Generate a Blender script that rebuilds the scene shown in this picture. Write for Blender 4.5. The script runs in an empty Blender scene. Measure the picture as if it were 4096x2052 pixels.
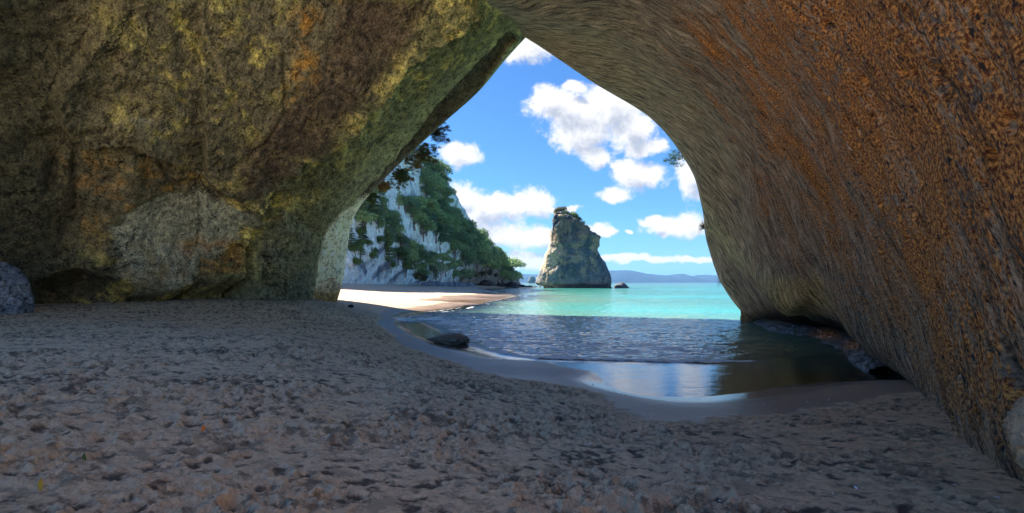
import bpy, math, random
import numpy as np
from mathutils import Vector
random.seed(5); RNG = np.random.default_rng(5)
S = bpy.context.scene; COL = S.collection
R = math.radians
# ------------------------------------------------------------------ camera, sky, sun, exposure
F = 512.0; CU, CV = 512.0, 282.0; CAMZ = 2.3
cam = bpy.data.objects.new('camera', bpy.data.cameras.new('camera')); COL.objects.link(cam)
cam.location = (0, 0, CAMZ); cam.rotation_euler = (R(90), 0, 0)
cam.data.sensor_width = 36; cam.data.lens = 18; cam.data.shift_y = 25.5/1024
cam.data.clip_start = .05; cam.data.clip_end = 30000
S.camera = cam
S.view_settings.view_transform = 'Standard'; S.view_settings.look = 'None'
S.view_settings.exposure = 1.92; S.view_settings.gamma = 1
SUN_EL, SUN_AZ = 46.0, 22.0           # azimuth measured from -X towards +Y
sd = Vector((-math.cos(R(SUN_EL))*math.cos(R(SUN_AZ)), math.cos(R(SUN_EL))*math.sin(R(SUN_AZ)), math.sin(R(SUN_EL))))
sun = bpy.data.objects.new('sun', bpy.data.lights.new('sun', 'SUN')); COL.objects.link(sun)
sun.data.energy = 5.0; sun.data.angle = R(.5); sun.data.color = (1, .93, .82)
sun.rotation_euler = sd.to_track_quat('Z', 'Y').to_euler(); sun.location = sd*60

W = bpy.data.worlds.new('World'); S.world = W; W.use_nodes = True
class NT:
    """small helper round a node tree"""
    def __init__(s, t): s.t = t; s.n = t.nodes; s.l = t.links; s.n.clear()
    def node(s, typ, **k):
        n = s.n.new(typ)
        for a, b in k.items(): setattr(n, a, b)
        return n
    def link(s, a, b): s.l.new(a, b)
    def put(s, sock, v):
        if v is None: return
        if isinstance(v, bpy.types.NodeSocket): s.l.new(v, sock)
        else:
            if isinstance(v, (tuple, list)) and sock.type == 'RGBA' and len(v) == 3: v = (*v, 1)
            sock.default_value = v
    def math(s, op, a, b=None, c=None, clamp=False):
        n = s.node('ShaderNodeMath', operation=op, use_clamp=clamp)
        for i, v in enumerate((a, b, c)): s.put(n.inputs[i], v)
        return n.outputs[0]
    def vec(s, op, a, b=None, out=0):
        n = s.node('ShaderNodeVectorMath', operation=op); s.put(n.inputs[0], a)
        if b is not None: s.put(n.inputs[1], b)
        return n.outputs[out]
    def mix(s, f, a, b, typ='RGBA', blend='MIX'):
        n = s.node('ShaderNodeMix', data_type=typ)
        if typ == 'RGBA': n.blend_type = blend; i = (0, 6, 7); o = 2
        else: i = (0, 2, 3); o = 0
        for q, v in zip(i, (f, a, b)): s.put(n.inputs[q], v)
        return n.outputs[o]
    def smooth(s, x, a, b, c=0., d=1.):
        n = s.node('ShaderNodeMapRange', interpolation_type='SMOOTHSTEP')
        for i, v in enumerate((x, a, b, c, d)): s.put(n.inputs[i], v)
        return n.outputs[0]
    def noise(s, v, sc, det=5, rough=.55, dist=0, out=0):
        n = s.node('ShaderNodeTexNoise'); s.put(n.inputs['Vector'], v); n.inputs['Scale'].default_value = sc
        n.inputs['Detail'].default_value = det; n.inputs['Roughness'].default_value = rough; n.inputs['Distortion'].default_value = dist
        return n.outputs[out]
    def attr(s, name, out='Fac'): return s.node('ShaderNodeAttribute', attribute_name=name).outputs[out]
    def bump(s, h, strength=.5, dist=.05, nrm=None):
        n = s.node('ShaderNodeBump'); n.inputs['Strength'].default_value = strength; n.inputs['Distance'].default_value = dist
        s.put(n.inputs['Height'], h); s.put(n.inputs['Normal'], nrm); return n.outputs[0]

w = NT(W.node_tree)
sky = w.node('ShaderNodeTexSky', sky_type='NISHITA', sun_disc=False, sun_elevation=R(SUN_EL), sun_rotation=R(SUN_AZ-90))
sky.air_density = 1.0; sky.dust_density = .3; sky.ozone_density = 2.5
CL = [(1325,118,72,42),(1425,272,85,52),(1530,272,92,62),(1470,335,90,45),(1590,320,60,52),(1498,388,42,28),(1615,372,52,24),(1375,250,36,36),(1450,215,36,14),
 (1605,440,66,36),(1548,490,42,22),(1735,445,42,48),(1155,388,50,30),(1088,420,22,18),(1150,492,50,38),(1240,520,95,42),(1335,508,68,34),(1180,545,80,26),
 (1412,522,40,9),(1245,592,110,32),(1340,600,70,32),(1325,655,65,24),(1500,580,34,15),(1528,587,26,11),(1710,566,70,30),(1640,550,34,13),
 (1560,650,80,9),(1655,655,70,8),(1750,650,80,9),(1585,583,12,5),(1990,300,160,70),(700,300,200,80)]
gen = w.node('ShaderNodeTexCoord').outputs['Generated']
sx = w.node('ShaderNodeSeparateXYZ'); w.link(gen, sx.inputs[0])
yy = w.math('MAXIMUM', sx.outputs[1], .02)
comb = w.node('ShaderNodeCombineXYZ'); w.link(w.math('DIVIDE', sx.outputs[0], yy), comb.inputs[0]); w.link(w.math('DIVIDE', sx.outputs[2], yy), comb.inputs[1])
P0 = comb.outputs[0]
def cloud_density(p):
    warp = w.vec('SUBTRACT', w.noise(p, 17, 3, .5, out=1), (.5, .5, .5))
    pw = w.vec('ADD', p, w.vec('MULTIPLY', warp, (.05, .035, 0)))
    cur = None
    for (a, b, rx, ry) in CL:
        k = 1/2.5156
        c = ((a*k-CU)/F, (CV-b*k)/F, 0)
        d = w.vec('LENGTH', w.vec('MULTIPLY', w.vec('SUBTRACT', pw, c), (F/(rx*k), F/(ry*k), 0)), out=1)
        cur = d if cur is None else w.math('SMOOTH_MIN', cur, d, .35)
    n1 = w.noise(p, 24, 10, .70, .2)
    base = w.math('SUBTRACT', 1.0, cur)
    return w.math('ADD', w.math('MAXIMUM', base, -1.0), w.math('MULTIPLY', w.math('SUBTRACT', n1, .5), 2.2))
dA = cloud_density(P0)
dB = cloud_density(w.vec('ADD', P0, (-.012, .028, 0)))
alpha = w.smooth(dA, -.34, .36)
alpha = w.math('MULTIPLY', alpha, w.smooth(sx.outputs[1], .05, .25))
shade = w.smooth(dB, .05, 1.05)
ccol = w.mix(shade, (1.0, .99, .98), (.50, .55, .66))
skyc = w.mix(1.0, sky.outputs[0], (.41, .73, 1.08), blend='MULTIPLY')
bg1 = w.node('ShaderNodeBackground'); w.link(skyc, bg1.inputs[0]); bg1.inputs[1].default_value = .050
bg2 = w.node('ShaderNodeBackground'); w.link(ccol, bg2.inputs[0]); bg2.inputs[1].default_value = .30
mx = w.node('ShaderNodeMixShader'); w.link(alpha, mx.inputs[0]); w.link(bg1.outputs[0], mx.inputs[1]); w.link(bg2.outputs[0], mx.inputs[2])
wo = w.node('ShaderNodeOutputWorld'); w.link(mx.outputs[0], wo.inputs[0])

# ------------------------------------------------------------------ numpy helpers
_p = RNG.permutation(256); PERM = np.concatenate([_p, _p, _p])
GR = RNG.normal(size=(256, 3)); GR /= np.linalg.norm(GR, axis=1)[:, None]
def perlin(P):
    P = np.asarray(P, dtype=np.float64); I = np.floor(P).astype(np.int64); f = P-I; u = f*f*f*(f*(f*6-15)+10); I &= 255
    out = 0
    for dx in (0, 1):
        for dy in (0, 1):
            for dz in (0, 1):
                h = PERM[PERM[PERM[I[..., 0]+dx]+((I[..., 1]+dy) & 255)]+((I[..., 2]+dz) & 255)]
                g = GR[h]
                d = g[..., 0]*(f[..., 0]-dx)+g[..., 1]*(f[..., 1]-dy)+g[..., 2]*(f[..., 2]-dz)
                out = out+d*(u[..., 0] if dx else 1-u[..., 0])*(u[..., 1] if dy else 1-u[..., 1])*(u[..., 2] if dz else 1-u[..., 2])
    return out*1.6
def fbm(P, sc, oct=4, g=.5, ridged=False, off=0.):
    a = 1; s = 0; tot = 0; Q = np.asarray(P)*sc+off
    for i in range(oct):
        n = perlin(Q)
        if ridged: n = 1-2*np.abs(n)
        s = s+a*n; tot += a; a *= g; Q = Q*2.03+17.3
    return s/tot
def sstep(x, a, b):
    t = np.clip((x-a)/(b-a), 0, 1); return t*t*(3-2*t)
def proj(P):
    y = np.maximum(P[..., 1], .3)
    return CU+P[..., 0]/y*F, CV-(P[..., 2]-CAMZ)/y*F
def unproj(u, v, Y): return np.array([(u-CU)/F*Y, Y, CAMZ+(CV-v)/F*Y])
def polydist(x, y, pts):
    """distance to a polyline and the side (+ = left of travel)"""
    best = np.full(np.shape(x), 1e9); side = np.zeros(np.shape(x))
    for (a, b), (c, d) in zip(pts[:-1], pts[1:]):
        ex, ey = c-a, d-b; L2 = ex*ex+ey*ey
        t = np.clip(((x-a)*ex+(y-b)*ey)/L2, 0, 1)
        dx, dy = x-(a+t*ex), y-(b+t*ey); D = np.hypot(dx, dy)
        m = D < best; best = np.where(m, D, best); side = np.where(m, np.sign(ex*dy-ey*dx), side)
    return best, side
def inpoly(x, y, pts):
    r = np.zeros(np.shape(x), bool); n = len(pts)
    for i in range(n):
        (a, b), (c, d) = pts[i], pts[(i+1) % n]
        if b == d: continue
        r ^= ((b > y) != (d > y)) & (x < (c-a)*(y-b)/(d-b)+a)
    return r
def polymask(x, y, pts, soft):
    """soft mask inside a polygon"""
    d, _ = polydist(x, y, pts+[pts[0]]); i = inpoly(x, y, pts)
    return sstep(np.where(i, d, -d), -soft, soft)
K = 1/2.5156
def k(pts): return [(a*K, b*K) for a, b in pts]
def crom(C, dens):
    """Catmull-Rom through keys C[k, ...]; dens[i] samples in each interval"""
    C = np.asarray(C, float); n = len(C); out = []
    for i in range(n-1):
        p0 = C[i-1] if i > 0 else 2*C[0]-C[1]; p1, p2 = C[i], C[i+1]; p3 = C[i+2] if i+2 < n else 2*C[-1]-C[-2]
        m = dens[i]
        for t in np.arange(m)/m:
            out.append(.5*((2*p1)+(-p0+p2)*t+(2*p0-5*p1+4*p2-p3)*t*t+(-p0+3*p1-3*p2+p3)*t**3))
    out.append(C[-1]); return np.array(out)
def patch(keys, dt, ds):
    A = crom(np.array(keys, float), dt)                  # (T, 9, 3)
    B = crom(np.swapaxes(A, 0, 1), ds)                   # (S, T, 3)
    return np.swapaxes(B, 0, 1)                          # (T, S, 3)
def gridnormals(G):
    a = np.gradient(G, axis=0); b = np.gradient(G, axis=1)
    n = np.cross(a, b); return n/np.maximum(np.linalg.norm(n, axis=-1), 1e-9)[..., None]
def arclen(G):
    """surface coordinates in metres along both grid directions"""
    a = np.concatenate([np.zeros((1, G.shape[1])), np.cumsum(np.linalg.norm(np.diff(G, axis=0), axis=-1), axis=0)], 0)
    b = np.concatenate([np.zeros((G.shape[0], 1)), np.cumsum(np.linalg.norm(np.diff(G, axis=1), axis=-1), axis=1)], 1)
    return a, b
def mesh_from(V, Fc, name='mesh', smooth=True, attrs=None, cols=None):
    V = np.ascontiguousarray(V, dtype=np.float32).reshape(-1, 3); Fc = np.ascontiguousarray(Fc, dtype=np.int32)
    m = bpy.data.meshes.new(name); q = Fc.shape[1]
    m.vertices.add(len(V)); m.vertices.foreach_set('co', V.ravel())
    m.loops.add(Fc.size); m.loops.foreach_set('vertex_index', Fc.ravel())
    m.polygons.add(len(Fc)); m.polygons.foreach_set('loop_start', np.arange(0, Fc.size, q, dtype=np.int32))
    m.update(calc_edges=True); m.validate()
    m.polygons.foreach_set('use_smooth', np.full(len(m.polygons), smooth)); m.update()
    for a, v in (attrs or {}).items():
        t = m.attributes.new(a, 'FLOAT', 'POINT'); t.data.foreach_set('value', np.ascontiguousarray(v, dtype=np.float32).ravel())
    for a, v in (cols or {}).items():
        v = np.asarray(v, np.float32).reshape(-1, 3); v = np.concatenate([v, np.ones((len(v), 1), np.float32)], 1)
        t = m.color_attributes.new(a, 'FLOAT_COLOR', 'POINT'); t.data.foreach_set('color', np.ascontiguousarray(v).ravel())
    return m
def gridfaces(nr, nc, flip=False, wrap=False):
    i = np.arange(nr-1)[:, None]; j = np.arange(nc if wrap else nc-1)[None, :]; j2 = (j+1) % nc
    q = np.stack([i*nc+j+0*i, i*nc+j2+0*i, (i+1)*nc+j2+0*i, (i+1)*nc+j+0*i], -1).reshape(-1, 4)
    return q[:, ::-1] if flip else q
def link(name, mesh, mat, parent=None, loc=None):
    o = bpy.data.objects.new(name, mesh); COL.objects.link(o)
    if mat and not mesh.materials: mesh.materials.append(mat)
    if parent: o.parent = parent
    if loc is not None: o.location = loc
    return o
def empty(name, loc, rz=0):
    o = bpy.data.objects.new(name, None); COL.objects.link(o); o.location = loc; o.rotation_euler = (0, 0, rz); o.empty_display_size = .2; return o
def tag(o, label=None, cat=None, group=None, kind=None):
    if label: o['label'] = label
    if cat: o['category'] = cat
    if group: o['group'] = group
    if kind: o['kind'] = kind
    return o
def col(*a): return np.array(a, float)
ORD = 'first second third fourth fifth sixth seventh eighth ninth tenth eleventh twelfth thirteenth fourteenth fifteenth sixteenth seventeenth eighteenth nineteenth twentieth'.split()
def mixc(A, B, m): return A+(B-A)*m[..., None]

# ------------------------------------------------------------------ materials
def mat(name):
    m = bpy.data.materials.new(name); m.use_nodes = True; t = NT(m.node_tree)
    o = t.node('ShaderNodeOutputMaterial'); return m, t, o
def principled(t, o, base, rough, nrm=None, spec=.3):
    b = t.node('ShaderNodeBsdfPrincipled'); t.put(b.inputs['Base Color'], base); t.put(b.inputs['Roughness'], rough)
    t.put(b.inputs['Specular IOR Level'], spec); t.put(b.inputs['Normal'], nrm); t.link(b.outputs[0], o.inputs[0]); return b
def rock_mat(name, fine, bumpd, rough=.9, amp=.55, streak=None):
    """baked mineral colour with some painted light (attribute col) broken up by fine grain"""
    m, t, o = mat(name)
    pos = t.node('ShaderNodeNewGeometry').outputs['Position']
    if streak:
        pos = t.attr('flow', 'Vector'); pos = t.vec('MULTIPLY', pos, streak)
    c = t.attr('col', 'Color')
    n1 = t.noise(pos, fine, 8, .65); n2 = t.noise(pos, fine*4.3, 5, .6)
    g = t.math('ADD', t.math('MULTIPLY', t.math('SUBTRACT', n1, .5), 3.2*amp), t.math('MULTIPLY', t.math('SUBTRACT', n2, .5), 3.4*amp))
    f = t.math('MAXIMUM', t.math('ADD', g, 1.05), .12)
    cc = t.vec('SCALE', c); cc.node.inputs['Scale'].default_value = 1; t.put(cc.node.inputs['Scale'], f)
    h = t.math('ADD', n1, t.math('MULTIPLY', n2, .45))
    if name == 'left_wall_rock':
        wp = t.vec('ADD', pos, t.vec('MULTIPLY', t.vec('SUBTRACT', t.noise(pos, .9, 4, .6, out=1), (.5, .5, .5)), (2.2, 2.2, 2.2)))
        vo = t.node('ShaderNodeTexVoronoi', feature='DISTANCE_TO_EDGE'); t.put(vo.inputs['Vector'], t.vec('MULTIPLY', wp, (.34, .34, .22))); vo.inputs['Scale'].default_value = 1
        cr_ = t.math('MULTIPLY', t.smooth(vo.outputs['Distance'], .022, .0), t.smooth(t.noise(pos, .5, 3), .5, .62))
        h = t.math('SUBTRACT', h, t.math('MULTIPLY', cr_, .7)); cc = t.mix(t.math('MULTIPLY', cr_, .6), cc, (.02, .018, .014))
    principled(t, o, cc, rough, t.bump(h, .9, bumpd), .25); return m

M_L = rock_mat('left_wall_rock', 3.4, .30, amp=1.15)
M_CLIFF = rock_mat('cliff_rock', .5, .8, amp=.5)
M_STACK = rock_mat('stack_rock', .9, .9, amp=.8)
M_ROCK = rock_mat('boulder_rock', 4.0, .05, rough=.75)
# right wall: long thin flecks of lichen and iron running down the slope
m, t, o = mat('right_wall_rock'); M_R = m
fl = t.attr('flow', 'Vector'); c = t.attr('col', 'Color'); om = t.attr('iron')
wob = t.vec('SUBTRACT', t.noise(fl, 2.5, 4, .6, out=1), (.5, .5, .5))
fw = t.vec('ADD', fl, t.vec('MULTIPLY', wob, (.035, .06, 0)))
s1 = t.noise(t.vec('MULTIPLY', fw, (8.5, 1.0, 1)), 1.0, 8, .72)
s2 = t.noise(t.vec('MULTIPLY', fw, (30, 19, 1)), 1.0, 6, .72)
s4 = t.noise(t.vec('MULTIPLY', fw, (13, 4.6, 1)), 1.0, 8, .76, 0)
s3 = t.noise(t.vec('ADD', fl, (31, 7, 3)), .55, 5, .6)
tone = t.math('ADD', t.math('MULTIPLY', s1, .55), t.math('MULTIPLY', s2, .45))
f = t.smooth(tone, .39, .62, .10, 1.9)
base = t.vec('SCALE', c); t.put(base.node.inputs['Scale'], f)
_x = t.math('MULTIPLY', t.math('SUBTRACT', s3, .5), .5); _y = t.math('MULTIPLY', t.math('SUBTRACT', om, .6), .10)
iron = t.smooth(t.math('ADD', s4, t.math('ADD', _x, _y)), .45, .535)
orc = t.mix(t.smooth(s2, .42, .60), (.19, .038, .008), (1.0, .43, .10))
base = t.mix(t.math('MULTIPLY', iron, om), base, orc)
base = t.mix(t.math('MULTIPLY', t.smooth(t.noise(t.vec('MULTIPLY', fw, (11, 5, 1)), 1.0, 5, .62), .41, .36), t.smooth(om, 0, .6, .45, .95)), base, (.022, .022, .026))
bed = t.noise(t.vec('MULTIPLY', fw, (2.4, .20, 1)), 1.0, 4, .6, .2)
line = t.smooth(t.math('ABSOLUTE', t.math('SUBTRACT', bed, .5)), .0, .022)
line = t.math('ADD', t.math('MULTIPLY', line, .55), .45)
base = t.vec('SCALE', base); t.put(base.node.inputs['Scale'], line)
h = t.math('ADD', t.math('MULTIPLY', s1, .8), t.math('ADD', t.math('MULTIPLY', s4, .6), t.math('MULTIPLY', s2, .5)))
principled(t, o, base, .85, t.bump(h, 1.0, .10), .25)
# sand
m, t, o = mat('beach_sand'); M_SAND = m
pos = t.node('ShaderNodeNewGeometry').outputs['Position']
wet = t.attr('wet'); warm = t.attr('warm')
g1 = t.noise(pos, 13, 8, .75); g2 = t.noise(pos, 60, 4, .6); g3 = t.noise(pos, .35, 4, .5)
dry = t.mix(warm, (.72, .575, .365), (.72, .45, .26)); dry = t.mix(t.math('MULTIPLY', t.attr('damp_shade'), .88), dry, (.050, .044, .034)); dry = t.mix(t.attr('pale'), dry, (.42, .32, .225)); dry = t.mix(t.attr('rear_bounce'), dry, (.82, .74, .62))
dry = t.mix(1.0, dry, t.mix(t.math('ADD', t.math('MULTIPLY', g1, .8), t.math('MULTIPLY', g2, .3)), (.05, .05, .05), (1.9, 1.9, 1.9)), blend='MULTIPLY')
clod = t.math('MULTIPLY', t.smooth(t.math('ADD', t.math('MULTIPLY', t.noise(t.vec('ADD', pos, (3, 8, 1)), 5.5, 7, .72), .75), t.math('MULTIPLY', t.noise(pos, 1.1, 4, .6), .25)), .495, .575), t.attr('trod'))
dry = t.mix(t.math('MULTIPLY', clod, .72), dry, (.095, .078, .052))
wetc = t.mix(t.attr('pale'), t.mix(warm, (.15, .13, .13), (.24, .165, .125)), (.17, .105, .058))
wetc = t.mix(1.0, wetc, t.mix(g1, (.8, .8, .8), (1.2, 1.2, 1.2)), blend='MULTIPLY')
wm = t.smooth(t.math('ADD', wet, t.math('MULTIPLY', t.math('SUBTRACT', g3, .5), .2)), .3, .7)
base = t.mix(wm, dry, wetc)
rough = t.mix(wm, .95, t.mix(t.smooth(wet, .7, 1.0), .42, .16, 'FLOAT'), 'FLOAT')
hh = t.math('MULTIPLY', t.math('ADD', g1, t.math('MULTIPLY', g2, .3)), t.math('SUBTRACT', 1.02, wm))
principled(t, o, base, rough, t.bump(hh, 1.0, .06), .5)
# water
m, t, o = mat('sea_water'); M_WATER = m
pos = t.node('ShaderNodeNewGeometry').outputs['Position']
dep = t.attr('depth'); foam_sparkle = t.attr('foam_sparkle'); calm = t.attr('calm')
wv = t.noise(t.vec('MULTIPLY', pos, (.55, 1.5, 1)), 1.3, 5, .6, .3)
wv2 = t.noise(t.vec('MULTIPLY', pos, (.7, 1.3, 1)), 7.5, 3, .5)
hh = t.math('MULTIPLY', t.math('ADD', wv, t.math('MULTIPLY', wv2, .30)), t.math('SUBTRACT', 1.0, t.math('MULTIPLY', calm, .93)))
nb = t.bump(hh, 1.0, .17)
swell = t.noise(t.vec('MULTIPLY', pos, (.012, .035, 1)), 1.0, 4, .6)
body = t.mix(t.smooth(dep, .45, 1.0), (.22, .33, .23), (.035, .165, .13))
body = t.mix(t.math('MULTIPLY', t.smooth(swell, .45, .65), .5), body, (.03, .34, .33))
df = t.node('ShaderNodeBsdfDiffuse'); t.put(df.inputs[0], body); t.put(df.inputs['Normal'], nb)
tr = t.node('ShaderNodeBsdfTransparent'); t.put(tr.inputs[0], t.mix(dep, (.97, .98, .98), (.35, .62, .52)))
m1 = t.node('ShaderNodeMixShader'); t.put(m1.inputs[0], t.smooth(dep, .12, .95)); t.link(tr.outputs[0], m1.inputs[1]); t.link(df.outputs[0], m1.inputs[2])
gl = t.node('ShaderNodeBsdfGlossy'); t.put(gl.inputs['Color'], (1, 1, 1)); t.put(gl.inputs['Roughness'], t.mix(calm, .03, .055, 'FLOAT')); t.put(gl.inputs['Normal'], nb)
fr = t.node('ShaderNodeFresnel'); t.put(fr.inputs[0], t.mix(t.smooth(dep, .45, .72), 2.1, 1.38, 'FLOAT')); t.put(fr.inputs[1], nb)
m2 = t.node('ShaderNodeMixShader'); t.put(m2.inputs[0], fr.outputs[0]); t.link(m1.outputs[0], m2.inputs[1]); t.link(gl.outputs[0], m2.inputs[2])
fd = t.node('ShaderNodeBsdfDiffuse'); t.put(fd.inputs[0], (.88, .9, .93))
fn = t.noise(t.vec('MULTIPLY', pos, (.7, 1.6, 1)), 4.5, 7, .75)
m3 = t.node('ShaderNodeMixShader'); t.put(m3.inputs[0], t.math('MULTIPLY', t.smooth(t.math('ADD', foam_sparkle, t.math('MULTIPLY', t.math('SUBTRACT', fn, .5), 1.5)), .26, .62), .9))
t.link(m2.outputs[0], m3.inputs[1]); t.link(fd.outputs[0], m3.inputs[2]); t.link(m3.outputs[0], o.inputs[0])
def simple(name, c, rough=.8, var=.35, scale=3., spec=.3):
    m, t, o = mat(name); pos = t.node('ShaderNodeTexCoord').outputs['Object']
    n = t.noise(pos, scale, 5, .6)
    b = t.mix(n, tuple(x*(1-var) for x in c), tuple(x*(1+var) for x in c)); principled(t, o, b, rough, None, spec); return m
def leaf_mat(name, a, b, hi=None):
    m, t, o = mat(name)
    v = t.attr('tone'); c = t.mix(v, a, b)
    oi = t.node('ShaderNodeObjectInfo').outputs['Random']
    c = t.mix(1.0, c, t.mix(oi, (.45, .55, .6), (1.5, 1.4, 1.2)), blend='MULTIPLY')
    p = t.node('ShaderNodeBsdfPrincipled'); t.put(p.inputs['Base Color'], c); p.inputs['Roughness'].default_value = .6; p.inputs['Specular IOR Level'].default_value = .3
    tl = t.node('ShaderNodeBsdfTranslucent'); t.put(tl.inputs[0], c)
    mxs = t.node('ShaderNodeMixShader'); mxs.inputs[0].default_value = .25; t.link(p.outputs[0], mxs.inputs[1]); t.link(tl.outputs[0], mxs.inputs[2]); t.link(mxs.outputs[0], o.inputs[0]); return m
M_LEAF = leaf_mat('foliage', (.08, .16, .075), (.28, .40, .17))
M_LEAFY = leaf_mat('bright_foliage', (.04, .09, .02), (.14, .22, .05))
M_LEAFB = leaf_mat('rusty_foliage', (.10, .11, .03), (.40, .26, .06))
M_LEAFD = leaf_mat('olive_foliage', (.05, .065, .03), (.16, .15, .06))
M_BARK = simple('bark', (.20, .17, .15), .9)
M_PALEBARK = simple('pale_bark', (.42, .38, .36), .9)
M_SHELL = simple('shell_white', (.75, .72, .66), .5)
M_HILL = simple('far_hill_bush', (.018, .042, .062), 1.0, .35, .004)  # bush colour pushed towards blue, distance haze put into it

# ------------------------------------------------------------------ cave walls
NP = 9
def uvY(rows): return [list(unproj(*r)) for r in rows]
L0 = uvY([(334,310,33),(343,278,33),(350,230,33),(361,205,32.5),(392,171,32),(440,126,31),(477,93,30),(505,60,29.5),(526,37,29)])
L1 = uvY([(308,306,31),(313,275,31),(321,240,30.5),(335,205,30),(366,163,29.5),(412,117,29),(455,81,28),(488,47,27.5),(513,20,27)])
L2 = uvY([(230,305,27),(232,270,27),(240,230,26.5),(262,190,26),(310,140,25),(365,90,24),(415,45,23.5),(455,10,23),(480,-10,23)])
L3 = uvY([(130,312,23),(130,270,23),(135,225,22.5),(150,170,21.5),(190,100,20.5),(240,30,19.5),(300,-50,18.5),(370,-110,17.5),(430,-140,17)])
L4 = uvY([(0,317,20),(0,270,20),(5,220,19.5),(15,150,18.5),(40,60,17),(80,-50,15.5),(150,-180,14),(260,-300,12.5),(350,-340,11.5)])
L5 = [(-22,12,.8),(-22,12,2.8),(-21.5,12,5),(-20,11.5,8),(-17,10.5,11),(-13.5,9.5,13.3),(-10,8,15),(-6.5,7,16),(-3.6,6,16.3)]
L6 = [(-24,8,.8),(-24,8,4),(-24,8,9),(-23.7,8,14),(-23,8,20),(-22,7.5,26),(-21,7.5,30),(-20,7,34),(-19,7,38)]  # unseen, raised tall to keep the sun off the foreground
L7x = [(-24,-16,.8),(-24,-16,4),(-24,-16,9),(-24,-16,14),(-23.5,-16,20),(-23,-16,26),(-22,-16,32),(-21,-16,38),(-20,-16,46)]
def outset(row, d, cx, cz, dy):
    out = []
    for (x, y, z) in row:
        vx, vz = x-cx, max(z-cz, -.5); n = math.hypot(vx, vz)+1e-6; out.append((x+vx/n*d, y+dy, z+(vz/n*d if z > 2 else 0)))
    return out
LO1 = outset(L0, 1.2, 3, 2, 1.0); LOa = outset(L0, 3, 3, 2, 1.5); LOb = outset(L0, 9, 3, 2, 1.2); LO2 = outset(L0, 30, 3, 0, -1.0)
GL = patch([LO2, LOb, LOa, LO1, L0, L1, L2, L3, L4, L5, L6], [6, 6, 8, 8, 60, 150, 165, 190, 50, 30], [50]*8)
N = gridnormals(GL)
if N[200, 200] @ (np.array([0, 5, 3])-GL[200, 200]) < 0: N = -N          # point into the cave
u, v = proj(GL)
u2, v2 = u/K, v/K
wn = fbm(GL, .22, 3)*26                                                # wander for the traced edges (source px)
wn2 = fbm(GL, .9, 3, off=9)*14
D = .55*fbm(GL, .16, 3) + .30*fbm(GL, .45, 4, ridged=True, off=4) + .14*fbm(GL, 1.3, 4, .6, off=7) + .10*fbm(GL, 2.7, 4, .65, ridged=True, off=3)+.04*fbm(GL, 7, 2, .6, off=13)
inn = sstep(np.arange(GL.shape[0]), 22, 60)[:, None]*np.ones(GL.shape[:2])
lipw = sstep(np.arange(GL.shape[0]), 28, 95)[:, None]                  # keep the lip close to the traced curve
D *= .16+.84*lipw
crest = sstep(np.arange(GL.shape[1]), 399, 360)[None, :]
x2, y2 = u2+wn+wn2, v2+wn2-wn*.5
d, sd_ = polydist(x2, y2, [(1260,-60),(1190,0),(1060,90),(960,190),(850,300),(720,390),(655,455),(640,500),(600,560),(590,650),(585,770)])
D += 1.1*sstep(-sd_*d*-1, -6, 9)*np.exp(-np.minimum(d, 600)/260)*np.where(u2 > 500, 1, 0)*lipw
step1 = sstep(sd_*d, -6, 9)
d, sd_ = polydist(x2, y2, [(330,-90),(260,0),(200,110),(125,230),(150,300),(195,360),(330,345),(440,400)])
step2 = sstep(sd_*d*-1, -8, 10)*np.exp(-d/240); D += .7*step2*sstep(u2, -60, 60)
crack, _ = polydist(x2, y2, [(195,360),(300,380),(395,400),(430,450),(560,470)]); D -= .3*np.exp(-(crack/9)**2)
crack2, _ = polydist(x2, y2, [(700,120),(690,260),(640,330),(560,380)]); D -= .15*np.exp(-(crack2/7)**2)
slab = polymask(x2, y2, [(285,560),(330,520),(430,480),(500,468),(600,500),(560,580),(500,640),(470,720),(360,740),(300,690)], 10)
D -= .16*slab
D += .5*polymask(x2, y2, [(600,500),(700,520),(780,610),(790,760),(620,765),(585,680)], 16)
gap = polymask(x2, y2, [(555,600),(600,590),(605,760),(560,770),(480,765),(500,715)], 14); D -= .4*gap
fold = polymask(x2, y2, [(85,770),(90,720),(200,690),(330,735),(480,740),(560,715),(600,730),(600,790),(85,790)], 26)
D -= 1.7*fold
for (a, b, ra, rb, q) in [(330,430,18,70,.35),(470,620,40,26,-.3),(180,560,60,60,-.7),(390,690,60,40,.4),(240,640,50,30,.35),(700,690,40,50,.25),(130,440,22,60,-.45),(190,450,14,70,-.35)]:
    D += q*np.exp(-(((x2-a)/ra)**2+((y2-b)/rb)**2))
band, bs = polydist(u2+wn2*.5, v2+wn2*.5, [(1285,92),(1215,172),(1165,237),(1120,285),(1075,330),(1020,385),(965,445),(905,508),(862,570)])
bw = 12+20*np.exp(-((v2-240)/90)**2)
bandm = sstep(-band, -bw, -bw+7); D -= .55*bandm*inn
D *= crest*(.04+.96*sstep(np.arange(GL.shape[0]), 40, 190)[:, None])
D -= .22*bandm*inn
D += .10*fbm(GL, .6, 4, .55, ridged=True, off=88)*(1-lipw)
GLd = GL+N*D[..., None]*inn[..., None]
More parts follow.
